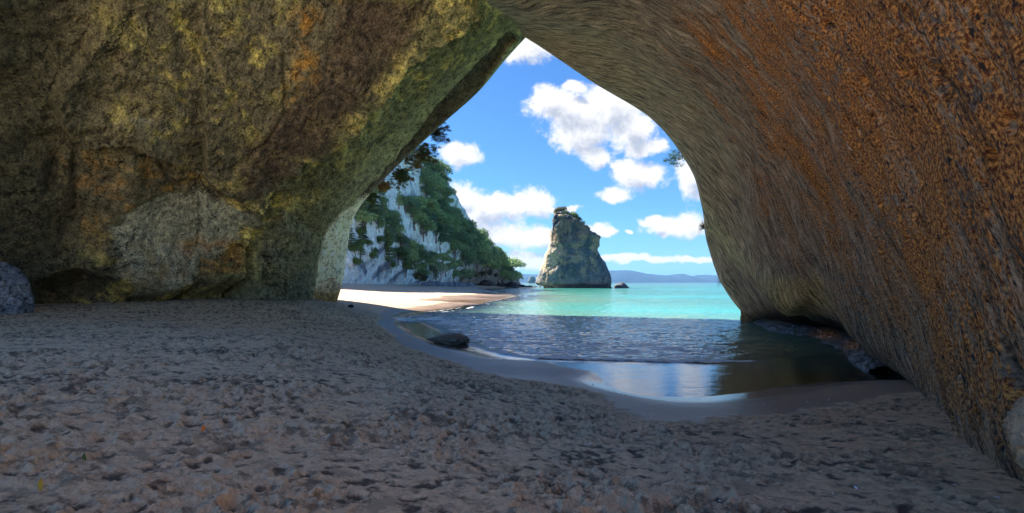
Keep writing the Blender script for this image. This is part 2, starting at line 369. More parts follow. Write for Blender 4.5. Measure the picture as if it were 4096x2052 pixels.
# mineral colours, plus outside light painted on the pillar
A = col(.105, .095, .070)*np.ones(GL.shape)
n_a = fbm(GL, .35, 4, off=21); n_b = fbm(GL, .8, 5, .6, off=33); n_c = fbm(GL, 2.4, 4, .65, off=44); n_d = fbm(GL, .18, 3, off=55)
A = mixc(A, col(.20, .18, .075), sstep(n_b+.4*n_c+.25*n_a, .0, .5)*sstep(u2, 120, 320)*.9)
right_olive = sstep(u2+.75*v2, 900, 1180)
A = mixc(A, col(.20, .20, .12), right_olive*.85)
A = mixc(A, col(.46, .39, .15), sstep(n_b+.5*n_c, -.08, .35)*np.exp(-((u2*.8+v2*1.0-985)/150)**2)*.9)     # yellow lichen along the step
A = mixc(A, col(.34, .30, .10), sstep(n_c+.6*n_b, .1, .6)*polymask(u2, v2, [(420,0),(700,0),(620,260),(480,380),(380,300)], 50)*.7)
A = mixc(A, col(.26, .13, .035), sstep(n_b+.4*n_c, -.1, .35)*polymask(x2, y2, [(730,0),(860,-20),(840,90),(780,200),(700,330),(670,260),(720,120)], 30)*.9)
A = mixc(A, col(.075, .055, .048), polymask(x2, y2, [(860,-30),(1060,-30),(1020,60),(900,200),(800,310),(700,380),(640,440),(560,450),(600,330),(700,240),(800,130)], 25)*.85)   # brown stain under the step
A = mixc(A, col(.24, .11, .032), sstep(n_b+.5*n_c, .0, .42)*polymask(x2, y2, [(80,330),(330,380),(560,440),(560,520),(300,560),(240,600),(60,560)], 40)*.5)
A = mixc(A, col(.27, .28, .26), slab*.9)
A = mixc(A, col(.17, .19, .19), sstep(n_a-.2*n_c, .05, .35)*polymask(x2, y2, [(330,250),(480,240),(560,420),(470,470),(360,380)], 50)*.7)
A = mixc(A, col(.26, .115, .03), sstep(n_b+.3*n_c, -.25, .1)*polymask(x2, y2, [(480,600),(540,570),(590,590),(575,680),(500,680),(440,700)], 14)*.5)
A = mixc(A, col(.17, .11, .055), sstep(n_b, -.1, .4)*polymask(x2, y2, [(240,600),(470,620),(560,700),(540,740),(300,730)], 30)*.7)
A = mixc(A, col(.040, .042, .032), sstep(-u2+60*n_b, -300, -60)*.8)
A = mixc(A, col(.135, .145, .14), sstep(n_a, -.2, .3)*polymask(x2, y2, [(600,500),(790,560),(800,760),(600,770)], 30)*.7)
A = mixc(A, col(.30, .31, .22), (1-sstep(np.arange(GL.shape[0]), 60, 120))[:, None]*np.ones(A.shape[:2])*.55)
A = mixc(A, col(.085, .070, .060), bandm*.92)
pill = polymask(u2+wn2*.7, v2+wn2*.3, [(950,478),(915,560),(900,640),(890,700),(880,770),(785,765),(790,693),(810,608),(825,569),(860,532)], 5)
A = mixc(A, col(.80, .73, .66), pill)  # pale stone, brightened in colour for light coming from outside
A = mixc(A, col(.33, .22, .10), pill*sstep(v2+n_b*40, 690, 750))
A *= (1+.25*n_c+.18*n_b)[..., None]*(1.95-.75*pill-.75*right_olive*(1-pill)*sstep(-np.arange(GL.shape[0])[:, None], -260, -120))[..., None]*np.array([1.10, 1.02, .72]); A = np.clip(A, .012, .9)  # wall beside the pillar darkened so the pillar looks brighter lit
def keepfaces(Fq, cut):
    return Fq[~cut.ravel()[Fq].all(1)]
ul, vl = proj(GLd)
cutL = (vl < -170) & (GLd[..., 1] < 23) & (GLd[..., 0] > -17)  # unseen roof cut open so skylight reaches the cave
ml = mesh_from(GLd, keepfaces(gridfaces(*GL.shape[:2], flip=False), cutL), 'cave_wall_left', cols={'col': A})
tag(link('cave_wall_left', ml, M_L), kind='structure')

cre = [L0[-1], L1[-1], L2[-1], L3[-1], L4[-1], L5[-1]]
R0 = uvY([(760,326,30),(742,312,30),(721,281,30),(707,240,30),(702,207,30),(690,168,30),(652,119,30),(590,80,29.5)])+[cre[0]]
R1 = [(15.5,27,-.4),(12.6,25.5,1.25),(11.8,25.5,4),(11.2,25.5,7),(9.6,25.5,10),(7.8,25.7,12),(5.5,26,13.8),(3,26.5,15.1),cre[1]]
R2 = [(15.2,22,-.3),(11.8,20.5,1.4),(10.6,20.5,4),(9.6,20,6.6),(8.2,20,9),(6.4,20.2,11),(4.4,20.6,12.8),(1.7,21.6,14.4),cre[2]]
R3 = [(13.4,17,-.2),(9.9,14.5,.62),(8.8,14,2.9),(7.9,13.5,5),(6.6,13.5,7.5),(5,13.5,9.8),(3,14,12),(.3,15.5,14.5),cre[3]]
R4 = [(8.2,9.0,-.5),(6.9,8.3,.20),(6.4,8,2),(5.6,7.8,4),(4.5,7.8,6.2),(3.2,8,8.5),(1.5,9,11),(-1,10.2,14),cre[4]]
R5 = [(4.9,4.2,-.1),(4.15,4.1,.68),(3.95,4,2),(3.6,4,4),(3.0,4,6.2),(2.3,4.3,8.5),(1,4.6,11),(-1.4,5.2,14),cre[5]]
R6 = [(4.0,1,-.1),(3.4,1,.75),(3.3,1,2.3),(3.15,1,4),(2.9,.8,6.2),(2.6,.5,8.5),(2.2,0,11),(1.7,-1,14),(1.2,-2,16.3)]
R7 = [(8,-6,-.1),(7.6,-6,.8),(7.7,-6,3),(7.9,-6,7),(8.2,-6,11),(8.5,-6,15),(8.8,-6,19),(9,-6,24),(9.5,-6,29)]  # unseen pale wall behind the camera, added to bounce sunlight in
R8 = [(14,-26,-.1),(14,-26,.8),(14.2,-26,3),(14.6,-26,7),(15,-26,11),(15.4,-26,15),(16,-26,19),(16,-26,24),(17,-26,29)]
RO1 = outset(R0, 1.2, 2, 2, 1.0); ROa = outset(R0, 3, 2, 2, 1.5); ROb = outset(R0, 9, 2, 2, 1.2); RO2 = outset(R0, 30, 2, 0, -1)
GRR = patch([RO2, ROb, ROa, RO1, R0, R1, R2, R3, R4, R5, R6, R7, R8], [6, 6, 8, 8, 70, 90, 140, 230, 210, 140, 24, 10], [34, 66, 66, 66, 60, 50, 44, 34])
N = gridnormals(GRR)
if N[300, 150] @ (np.array([0, 8, 3])-GRR[300, 150]) < 0: N = -N
ai, bi = arclen(GRR)
# running metres along the wall, measured on one row so that streaks stay parallel
ta = ai[:, 150][:, None]*np.ones(ai.shape); sb = bi-bi[:, 34][:, None]
ta = ta*(.55+.45*np.minimum(1, 1+0*sb))
FL = np.stack([ta+.55*sb, sb, 0*ta], -1)
u, v = proj(GRR); u2, v2 = u/K, v/K
lipw = sstep(np.arange(GRR.shape[0]), 28, 100)[:, None]*np.ones(ta.shape); inn = sstep(np.arange(GRR.shape[0]), 22, 60)[:, None]*np.ones(ta.shape)
near = sstep(np.arange(GRR.shape[0]), 250, 520)[:, None]
wf = FL+.35*np.stack([fbm(FL, .5, 2), 0*ta, 0*ta], -1)
st1 = fbm(wf*np.array([2.6, .45, 1]), 1, 3, .55); st2 = fbm(wf*np.array([8.5, 1.7, 1]), 1, 3, .6, off=5)
D = .45*fbm(GRR, .14, 2, off=2)+.26*fbm(GRR, .5, 4, off=8)+.09*st1+.04*st2
D *= (1-.35*near)
# pits weathered into the wall
def pits(FLx, cell, prob, r0, r1, seed, asp=1.5):
    g = np.floor(FLx[..., :2]/cell).astype(int); out = np.zeros(FLx.shape[:2])
    for dx in (-1, 0, 1):
        for dy in (-1, 0, 1):
            gx, gy = g[..., 0]+dx, g[..., 1]+dy
            h = (gx*73856093 ^ gy*19349663 ^ seed*83492791) & 0xffffff
            r = [((h*(2654435761+2*i*97)) >> (5+i)) % 4096/4096. for i in range(5)]
            cx, cy = (gx+.15+.7*r[0])*cell, (gy+.15+.7*r[1])*cell
            rr = r0+(r1-r0)*r[2]**2; on = r[3] < prob
            q = ((FLx[..., 0]-cx)/rr)**2+((FLx[..., 1]-cy)/(rr*asp))**2
            out = np.maximum(out, np.where(on, np.exp(-q*q), 0))
    return out
pm = sstep(np.arange(GRR.shape[0]), 380, 560)[:, None]
pz = (pits(FL, .34, .30, .025, .07, 3)+.9*pits(FL, 1.3, .28, .06, .14, 8, 1.9))*pm
D -= .12*np.clip(pz, 0, 1)
D -= .20*np.clip(pits(FL, 3.1, .5, .12, .26, 12, 2.6)*pm, 0, 1)
rib, rs = polydist(u2, v2, [(1762,500),(1800,560),(1850,640),(1930,700),(2010,760)])
D += .5*np.exp(-(rib/20)**2)*inn
rib2, _ = polydist(u2, v2, [(1775,545),(1800,620),(1850,690),(1900,740)]); D -= .35*np.exp(-(rib2/16)**2)*inn
D *= sstep(np.arange(GRR.shape[1]), GRR.shape[1]-2, GRR.shape[1]-24)[None, :]
D += .13*fbm(wf*np.array([.9, .10, 1]), 1, 3, off=77)
D *= .04+.96*sstep(np.arange(GRR.shape[0]), 40, 190)[:, None]
D += .16*fbm(GRR, .55, 4, .55, ridged=True, off=88)*(1-lipw)
D += (.28*np.exp(-((v2-572)/13)**2)+.35*np.exp(-((v2-702)/15)**2)-.2*np.exp(-((v2-640)/20)**2))*(1-sstep(np.arange(GRR.shape[0]), 36, 70)[:, None])*(u2 > 1700)
GRd = GRR+N*D[..., None]*inn[..., None]
A = col(.165, .130, .100)*np.ones(GRR.shape)
n_a = fbm(GRR, .35, 4, off=21); n_b = fbm(wf*np.array([1.3, .3, 1]), 1, 4, .6, off=33)
A = mixc(A, col(.135, .128, .105), sstep(-u2-.2*v2, -2080, -1830)*.75)
A = mixc(A, col(.24, .24, .14), np.exp(-(rib/24)**2)*.45)
A = mixc(A, col(.045, .045, .048), sstep(st1+.5*n_b+.5*n_a, .0, .5)*.75)
A = mixc(A, col(.30, .26, .22), sstep(n_b+.4*st2, .25, .7)*.6)
A = mixc(A, col(.30, .20, .07), polymask(u2, v2, [(1960,700),(2060,700),(2120,790),(1990,780)], 25)*.6)
low = 1-sstep(sb, -1.2, -.1); A = mixc(A, col(.040, .036, .032), low)  # shade of the undercut painted dark below the lip
A = mixc(A, col(.012, .012, .014), np.clip(pz, 0, 1)*.8)  # shade inside the pits painted near black
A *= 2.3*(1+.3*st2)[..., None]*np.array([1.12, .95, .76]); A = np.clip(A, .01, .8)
rear_bounce = sstep(GRR[..., 1], -2.5, -6); A = mixc(A, col(.42, .36, .28), rear_bounce)  # unseen stretch behind the camera coloured pale for its bounce
iron = (1-rear_bounce)*sstep(u2-.38*v2+230*n_a+170*n_b, 1560, 1960)*sstep(sb, -.3, .6)*(.55+.45*sstep(n_a+.8*n_b, -.45, .25)+.35*sstep(v2, 700, 100))
iron *= 1-.25*sstep(v2-.9*(u2-1700), 120, 500)
ur, vr = proj(GRd)
cutR = ((vr < -170) & (GRd[..., 1] < 23) & (GRd[..., 1] > 2.5)) | ((GRd[..., 1] <= 2.5) & (GRd[..., 1] > -4) & (GRd[..., 2] > 7.5))  # same unseen roof opening on the right side, for skylight
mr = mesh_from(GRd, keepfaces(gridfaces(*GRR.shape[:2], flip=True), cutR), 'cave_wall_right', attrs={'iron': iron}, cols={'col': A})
fa = mr.attributes.new('flow', 'FLOAT_VECTOR', 'POINT'); fa.data.foreach_set('vector', FL.astype(np.float32).ravel())
tag(link('cave_wall_right', mr, M_R), kind='structure')

# unseen rock blocks over the roof and beside the pillar, added to block sun
def block(x0, x1, y0, y1, z0, z1, seed, n=26, nz=16):
    th = np.linspace(0, 2*np.pi, 4*n, endpoint=False); c_, s_ = np.cos(th), np.sin(th); q = np.maximum(np.abs(c_), np.abs(s_)); ux, uy = c_/q, s_/q
    rows = []
    for z, k_ in [(z0, .1), (z0, .6)]+[(z0+(z1-z0)*i/(nz-1), 1-.06*i/(nz-1)) for i in range(nz)]+[(z1+1, .6), (z1+1.5, .1)]:
        rows.append(np.stack([(x0+x1)/2+ux*(x1-x0)/2*k_, (y0+y1)/2+uy*(y1-y0)/2*k_, z+0*ux], -1))
    g = np.array(rows); g += .9*fbm(g, .12, 4, off=seed)[..., None]*np.array([1, 1, .4]); return g
for gg, nm in ((block(-40, -17, 14, 31.0, 23, 37, 3), 'headland_sunblock'), (block(-22, 34, 23.5, 31.0, 22, 44, 5), 'headland_sunblock'), (block(-50, -16.8, 32, 43.6, -1, 47, 9), 'headland_sunblock')):
    mm = mesh_from(gg, gridfaces(*gg.shape[:2], wrap=True), nm, cols={'col': col(.42, .40, .33)*np.ones(gg.shape)})
    tag(link(nm, mm, M_L), kind='structure')

# ------------------------------------------------------------------ beach
def G(u, v, z):
    Y = (CAMZ-z)*F/(v-CV); return ((u-CU)/F*Y, Y, z)
SHORE = [(900,380),(868,380.5),(835,382),(791,385),(755,391.5),(715,395.5),(656,396.7),(624,391.6),(604,381.6),(592,371.7),(556,365),(517,360),(477,352),(445,346),(429,340),(413,332),(401,325),(394,317.5),
         (408,313.5),(432,311.5),(456,308.5),(482,304),(505,299.5),(519,296),(505,292.3),(492,290.3),(509,288),(530,286.6)]
ctl = [G(a, b, 0) for a, b in SHORE]
shoreXY = [(p[0], p[1]) for p in ctl]
WETL = [(350,305,.8),(368,330,.36),(398,346,.25),(437,358,.22),(477,370,.21),(517,378,.21),(556,384,.21),(596,392,.21),(612,400,.21),(624,413,.22),(656,421,.22),(696,423,.22),(735,417,.22),(795,409,.2),(835,401,.2),(900,391,.2)]
ctl += [G(*a) for a in WETL]
ctl += [G(*a) for a in [(512,513,.72),(0,513,.98),(256,513,.85),(768,513,.66),(1023,489,.68),(969,444,.5),(0,420,1.12),(256,400,.9),(512,440,.55),(100,350,1.15),(300,340,.95),(640,470,.5),(860,450,.45)]]
ctl += [(-20,19.5,1.28),(-17.5,22,1.27),(-14.9,27,1.38),(-12,31,1.22),(-11.3,33,.98),(-22,12,1.3),(-22,4,1.3),(-24,-16,1.6),(0,-6,1.1),(0,-20,1.6),(5,0,.9),(8,-6,1.2),(-10,0,1.1),(-10,-10,1.3)]
ctl += [G(*a) for a in [(345,291,.95),(400,311,.12),(400,299,.5),(432,301.2,.12),(455,296.5,.12),(474,292.2,.15),(430,291,.7),(380,291,.85)]]
ctl += [(-30,90,1.95),(-29,112,1.8),(-27,137,1.6),(-22,172,1.35),(-15,212,.9),(-6,238,.5),(-60,60,1.8),(-60,30,1.8),(-30,36,1.5),(-60,100,3),(-40,200,3),(-20,270,1),(-100,150,4)]
ctl += [(15,18,-.7),(12,12.5,-.3),(8,13,-.35),(2,14,-.35),(5,18,-.8),(-2,22,-.4),(3,27,-1.1),(12,30,-1.5),(-3,32,-.5),(6,45,-1.8),(0,55,-.9),(25,60,-3),(10,80,-1.5),(18,110,-2.5),(10,150,-2.2),(20,200,-3),(25,260,-3.5),(60,120,-5),(40,30,-2.5),(40,10,-1),(100,300,-7),(60,300,-6),(20,320,-4)]
ctl = np.array(ctl); _c = .6
ker = lambda r2: np.sqrt(r2+_c*_c)
_d2 = ((ctl[:, None, :2]-ctl[None, :, :2])**2).sum(-1)
_wt = np.linalg.solve(ker(_d2)+1e-3*np.eye(len(ctl)), ctl[:, 2]-.5)
_wpoly = shoreXY+[(60, 300), (400, 300), (400, -5), (30, 2), (14, 11)]
def _sdist(x, y):
    d, _ = polydist(x, y, shoreXY); return np.where(inpoly(x, y, _wpoly), d, -d)
def ground_z(x, y):
    z = np.full(np.shape(x), .5)
    for (a, b, _), q in zip(ctl, _wt): z = z+q*ker((x-a)**2+(y-b)**2)
    x = np.asarray(x, float); y = np.asarray(y, float)
    d = _sdist(x, y); cap = np.where(y < 34, -.012-.035*d, -.012*np.minimum(d, 1)-.01*d); w_ = sstep(d, -.05, .25)
    z = np.where(d > -.05, z*(1-w_)+np.minimum(z, cap)*w_, np.maximum(z, np.minimum(.035*(-d), .03)))
    far = sstep(np.hypot(x, y), 280, 420); return z*(1-far)-6*far
ang = np.concatenate([np.linspace(-180, -56, 40)[:-1], np.linspace(-56, 56, 1050), np.linspace(56, 180, 40)[1:]])
px = np.concatenate([np.linspace(620, 440, 16)[:-1], np.linspace(440, 4, 680)]); rad = CAMZ*F/px*.9
rad = np.concatenate([[.25, .8, 1.3], rad[rad > 1.5], [450, 700, 1200, 2500, 5000, 9000]])
aa = np.radians(ang)
# rows are straight in view depth inside the frame: radius grows with 1/cos
sc = 1/np.maximum(np.cos(aa), .56)
RX = rad[:, None]*np.sin(aa)[None]*sc[None]; RY = rad[:, None]*np.cos(aa)[None]*sc[None]
Z = ground_z(RX, RY)
P3 = np.stack([RX, RY, 0*RX], -1)
def footprints(x, y, cell, seed, ln=.13, wd=.055):
    g0, g1 = np.floor(x/cell).astype(np.int64), np.floor(y/cell).astype(np.int64); out = np.zeros(x.shape)
    for dx in (-1, 0, 1):
        for dy in (-1, 0, 1):
            gx, gy = g0+dx, g1+dy
            h = (gx*73856093 ^ gy*19349663 ^ seed*83492791) & 0xffffff
            r = [((h*(2654435761+2*i*97)) >> (5+i)) % 4096/4096. for i in range(5)]
            ex, ey = x-(gx+r[0])*cell, y-(gy+r[1])*cell; th = r[2]*6.283
            a = (ex*np.cos(th)+ey*np.sin(th))/(ln*(.7+.6*r[3])); b = (-ex*np.sin(th)+ey*np.cos(th))/(wd*(.8+.6*r[3]))
            q = a*a+b*b
            out += (-np.exp(-q*q*.8)+.45*np.exp(-((np.sqrt(q)-1.45)/.35)**2))*(.5+.5*r[4])
    return out
wl, _ = polydist(RX, RY, shoreXY)
nb = fbm(P3, .6, 4, .6, off=3)
inside = (1-sstep(RY+.35*RX, 28, 31))
dryb = Z+.03*nb+.03*fbm(P3, 3, 2, off=9)
dry = sstep(dryb, .205, .265)*inside+(1-inside)*sstep(dryb, .22, .34)
rough_x = sstep(RY, 60, 36)
lum = .022*footprints(RX+.1*nb, RY, .22, 1, .10, .045)+.028*footprints(RX, RY+.1*nb, .40, 2, .14, .065)
lum = lum*.8+.020*fbm(P3, 2.2, 4, .6, off=5)+.022*fbm(P3, 8, 4, .7, ridged=True, off=7)
smooth_r = polymask(RX, RY, [(3,3),(5,3),(9,10),(6,8),(3.5,6)], .8)
dens = (.25+.75*sstep(fbm(P3, .55, 4, off=12)+.12, -.12, .2))
dens = dens*(1-.45*sstep(RX-.25*RY, .6, 2.2))+.0
Z = Z+lum*dry*dens*2.0*(.35+.65*inside)*sstep(RY, 140, 40)
Z += .004*fbm(P3, 1.2, 3, off=8)*(1-dry)
damp_shade = sstep(-lum*24+2.0*fbm(P3*np.array([1, 1.2, 1]), 6.5, 4, .7, off=41)+.9*fbm(P3, .8, 3, off=43), -.12, .6)*dry*inside*sstep(RY, 2.4, 2.9)  # damp clumps, with shade of footprint hollows painted into the same mask
wet = 1-dry; wet = np.maximum(wet, 0)
gloss = sstep(Z, .14, .03); wetv = wet*(.62+.38*gloss)
pale = np.maximum(sstep(RY, 24, 33), sstep(RY, 0, -3))
warm = sstep(RX-.1*RY, -.5, 3.5)*.9
sm = mesh_from(np.stack([RX, RY, Z], -1), gridfaces(*RX.shape), 'beach', attrs={'trod': dry*inside*(.35+.65*dens/np.max(dens))*sstep(RY, 1.5, 2.4), 'rear_bounce': sstep(RY, .3, -1.5), 'damp_shade': damp_shade, 'wet': wetv, 'pale': pale, 'warm': warm})  # unseen sand behind the camera brightened to bounce fill into the cave
tag(link('beach', sm, M_SAND), kind='structure')

# ------------------------------------------------------------------ sea
ang = np.concatenate([np.linspace(-80, -50, 12)[:-1], np.linspace(-50, 52, 900), np.linspace(52, 85, 12)[1:]])
px = np.linspace(140, 1.0, 560); rad = CAMZ*F/px; rad = np.concatenate([rad, [1400, 2000, 3500, 7000, 15000]])
aa = np.radians(ang); sc = 1/np.maximum(np.cos(aa), .45)
WX = rad[:, None]*np.sin(aa)[None]*sc[None]; WY = rad[:, None]*np.cos(aa)[None]*sc[None]
gz = ground_z(WX, WY); depth = np.maximum(-gz, 0)
P3 = np.stack([WX, WY, 0*WX], -1)
q = P3*np.array([.45, 1.15, 1])
FRONT = [(p_[0], p_[1]) for p_ in (G(a, b, 0) for a, b in [(418,322),(430,327),(445,335),(470,345),(500,353.5),(540,359.5),(600,361),(660,362.5),(710,363),(760,361),(820,352),(880,350)])]
_fd, _ = polydist(WX, WY, FRONT); sf = np.where(inpoly(WX, WY, FRONT+[(40, 25), (400, 60), (400, 900), (0, 900), (-40, 60)]), _fd, -_fd)+.12*fbm(P3, .9, 3, off=61)
amp = sstep(sf, -.1, 1.0)*sstep(WY, 90, 30)
bz = sf-.1                                                         # the little breaker
bx = sstep(WX, -2.6, .5)*(1-sstep(WX, 6.5, 8.5))
wz = amp*(.065*fbm(q, .9, 3, .55)+.045*fbm(q, 2.4, 3, .6, ridged=True, off=6))
wz += bx*(.07*sstep(fbm(P3*np.array([1,.3,1]), .8, 2, off=31), -.35, .25)*np.exp(-(np.where(bz < 0, bz/.22, bz/.9))**2))*(1+.5*fbm(P3, 2.2, 3, off=6))
far_amp = sstep(WY, 25, 60)*sstep(depth, .2, .8); wz += far_amp*.05*fbm(q, .5, 3, off=3)
foam_sparkle = sstep(WX, -3.4, -1)*(1-sstep(WX, 6.5, 8))*np.exp(-((bz+.05)/.16)**2)*(.75+.4*fbm(P3, 3, 3, off=2))
foam_sparkle += .74*amp*np.exp(-((sf-1.8)/2.6)**2)*sstep(fbm(q, 1.6, 4, .6, off=15), -.08, .30)*sstep(WX, 9, 5)
foam_sparkle += .32*amp*np.exp(-(sf/9)**2)*sstep(WX-.25*WY, 4.5, 1.5)  # thin white painted over the chop to brighten shaded water like sparkle
edge = np.exp(-(depth/.05)**2)*sstep(WY, 31, 40)*sstep(depth, 0, .01); foam_sparkle += .42*edge
foam_sparkle += .5*np.exp(-((depth-.16)/.035)**2)*sstep(WY, 33, 42)*sstep(fbm(P3, .25, 3, off=5), -.1, .2)
calm = np.maximum(1-sstep(sf, -.15, .25), (1-sstep(depth, .05, .2))*sstep(WY, 25, 35))
dn = 1-np.exp(-depth/1.0)
wm_ = mesh_from(np.stack([WX, WY, wz], -1), gridfaces(*WX.shape), 'sea', attrs={'depth': dn, 'foam_sparkle': foam_sparkle, 'calm': calm})
# cut away water that would lie under dry sand
import bmesh
bm = bmesh.new(); bm.from_mesh(wm_); bm.verts.ensure_lookup_table(); hg = gz.ravel()
bmesh.ops.delete(bm, geom=[f for f in bm.faces if min(hg[vv.index] for vv in f.verts) > .06], context='FACES'); bm.to_mesh(wm_); bm.free()
tag(link('sea', wm_, M_WATER), kind='structure')
exec_marker = 1
#@@PART2
# ------------------------------------------------------------------ cliff beyond the beach
C = []
def ckey(foot, top, bulge=(0, 0), lean=.35):
    f = np.array(foot, float); t_ = np.array(top, float); rows = []
    back = np.array([t_[0]-14, t_[1]+40, t_[2]*.55]); 
    for q in (-.06, .0, .16, .36, .58, .8, 1.0):
        p = f+(t_-f)*q; p[2] = f[2]+(t_[2]-f[2])*q
        s = np.sin(np.pi*np.clip(q, 0, 1)); p[0] += bulge[0]*s; p[1] += bulge[1]*s
        rows.append(p)
    rows.append(t_+np.array([-4, 8, 0])); rows.append(back); return rows
C = [ckey((-72,70,2), (-84,92,42)), ckey((-50,84,2), (-60,100,46)), ckey((-33,97,1.9), (-40,112,42), (0, 1)), ckey((-29.5,113,1.8), (-29.5,132,38), (0, 2)), ckey((-26.5,139,1.6), (-21.6,156,34), (0, 3)),
     ckey((-21.5,174,1.3), (-13.6,186,21), (1, 0)), ckey((-14.5,214,.8), (-4.6,224,14.0), (1, 0)), ckey((-5,240,.4), (-.6,246,8.5), (1, 0)), ckey((2.5,258,.1), (3.5,263,1.6)), ckey((4,276,-.6), (4,280,-.3))]
GC = patch(C, [18, 26, 90, 110, 90, 70, 60, 36, 12], [8, 30, 44, 44, 44, 40, 14, 12])
N = gridnormals(GC)
if N[120, 60] @ (np.array([0, 0, 5])-GC[120, 60]) < 0: N = -N
D = 2.0*fbm(GC, .06, 3)+1.1*fbm(GC*np.array([1, 1, .45]), .22, 4, ridged=True, off=4)+.5*fbm(GC*np.array([1, 1, .3]), .8, 3, off=7)
D *= (sstep(np.arange(GC.shape[1]), 6, 30)*.8+.2)[None, :]
GCd = GC+N*D[..., None]
u, v = proj(GC)
A = col(.64, .70, .68)*np.ones(GC.shape)
n1 = fbm(GC*np.array([1, 1, .25]), .5, 4, .6, off=11); n2 = fbm(GC, .25, 4, off=12)
A = mixc(A, col(.22, .27, .30), sstep(n1+.5*n2, .05, .4)*.8)
A = mixc(A, col(.60, .54, .44), sstep(fbm(GC*np.array([1, 1, .06]), .9, 3, off=14), .05, .3)*polymask(u, v, [(408,235),(428,232),(442,250),(436,256),(412,256)], 4))
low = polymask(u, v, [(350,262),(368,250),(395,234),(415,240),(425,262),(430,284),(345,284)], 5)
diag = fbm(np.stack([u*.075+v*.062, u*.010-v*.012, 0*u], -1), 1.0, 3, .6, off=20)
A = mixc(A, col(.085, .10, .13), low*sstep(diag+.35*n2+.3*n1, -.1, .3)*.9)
A = mixc(A, col(.10, .09, .07), sstep(GC[..., 1], 165, 200)*.8)
A *= (1+.3*n1)[..., None]; A = np.clip(A, .02, .9)
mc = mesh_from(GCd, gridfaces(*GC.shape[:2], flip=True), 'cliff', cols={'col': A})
tag(link('cliff', mc, M_CLIFF), kind='structure')
cliffU, cliffV = proj(GCd); cliffP = GCd

# ------------------------------------------------------------------ far hills
HP = [(300,276),(380,274),(440,276.5),(480,274.5),(512,275.4),(524,273.8),(536,274.6),(548,276),(566,274),(590,271.5),(608,270.6),(624,270.2),(631,271),(644,273.6),(652,274.3),(664,276),(671,275.2),(678,273.9),(684,277),(690,279.3),(695,277.4),(699,275.7),(705,274.8),(712,277),(719,281),(724,282.6),(800,283)]
hu = np.linspace(300, 800, 420); hv = np.interp(hu, [p[0] for p in HP], [p[1] for p in HP])
yr = np.linspace(-1, 1, 26)
HX = ((hu-CU)/F*4200)[:, None]*(1+0*yr)[None]; HY = 4200+500*yr[None]+0*HX
pk = ((CV-hv)/F*4200+2)[:, None]
hz = pk*np.clip(1-np.abs(yr)**1.7, 0, 1)[None]
HG = np.stack([HX, HY, hz], -1); HG[..., 2] += 14*fbm(HG, .006, 4, ridged=True)*np.minimum(1, hz/25)*(1-np.exp(-(yr/.25)**2))[None]
HG[..., 2] -= 6*(np.abs(yr) > .97)[None]
tag(link('hills', mesh_from(HG, gridfaces(*HG.shape[:2]), 'hills'), M_HILL), kind='structure')

# ------------------------------------------------------------------ free standing rocks
def outline_rock(left, right, Y, depth_k=.42, nz=90, na=120, seed=0, amp=1., exp=2.5):
    """a rock whose height profile has the given left and right extent; solid all round"""
    vt = min(left[0][1], right[0][1]); vb = max(left[-1][1], right[-1][1])
    vv = np.linspace(vt, vb+1.2, nz); l = np.interp(vv, [p[1] for p in left], [p[0] for p in left]); r = np.interp(vv, [p[1] for p in right], [p[0] for p in right])
    th = np.linspace(0, 2*np.pi, na, endpoint=False); sx_ = np.sign(np.cos(th))*np.abs(np.cos(th))**(2/exp); sy = np.sign(np.sin(th))*np.abs(np.sin(th))**(2/exp)
    cx = ((l+r)/2-CU)/F*Y; hw = (r-l)/2/F*Y; z = CAMZ+(CV-vv)/F*Y
    wmax = np.maximum(hw, hw.max()*.25)
    dp = hw.max()*depth_k*2*(.62+.38*np.sqrt(np.clip(hw/hw.max(), 0, 1)))*np.sqrt(np.clip(np.arange(nz)/(nz*.05), .05, 1))
    X = cx[:, None]+hw[:, None]*sx_[None]; Yg = Y+dp[:, None]*sy[None]; Zg = z[:, None]+0*X
    G_ = np.stack([X, Yg, Zg], -1); return G_, th
LFT = [(556.5,213.4),(554.6,218),(554,224.7),(552.7,233.4),(552.2,243.9),(549.2,247.4),(545.7,254.4),(543.1,263.1),(540.5,270.1),(537.8,277.1),(535.6,283.2),(536.5,285),(542.2,286.3),(542.6,288.6)]
RGT = [(562,213.4),(568.4,216.4),(573,219.5),(579.8,223.5),(586.7,229.5),(588.5,232),(598.5,237.8),(596.8,242.2),(597.2,247.4),(596.4,250.9),(599.9,257.9),(604.2,262.3),(606,267.5),(609.5,278),(610.3,283.2),(612.5,287.6),(611,288.6)]
SG, th = outline_rock(LFT, RGT, 196, .19, 190, 300, exp=3.6)
sc0 = SG[:, :, :].mean(1, keepdims=True); rad_ = SG-sc0; rad_[..., 2] = 0; rn = rad_/np.maximum(np.linalg.norm(rad_, axis=-1), .01)[..., None]
hrel = (SG[..., 2])/28.
top = sstep(hrel, .50, .72)
D = .9*fbm(SG, .12, 3)+(.25+top)*1.5*fbm(SG*np.array([1, 1, .35]), .4, 5, .62, ridged=True, off=3)+.35*fbm(SG, .7, 4, .6, off=8)+(1-top)*.25*fbm(SG*np.array([1, 1, .3]), .6, 3, off=6)
D += .45*np.exp(-((hrel-.60-.05*fbm(SG, .1, 2))/.035)**2)*(SG[..., 0] > 14)-.35*np.exp(-((hrel-.545)/.03)**2)
D -= 1.5*np.exp(-((hrel-.02)/.035)**2)
D -= 1.8*np.exp(-(((SG[..., 0]-15)/1.5)**2+((SG[..., 2]-9.4)/2.2)**2))*(SG[..., 1] < 200)
edge_keep = 1.5*(.3+.65*np.abs(np.sin(th))[None])
SGd = SG+rn*(D*edge_keep)[..., None]
A = col(.065, .092, .112)*np.ones(SG.shape)
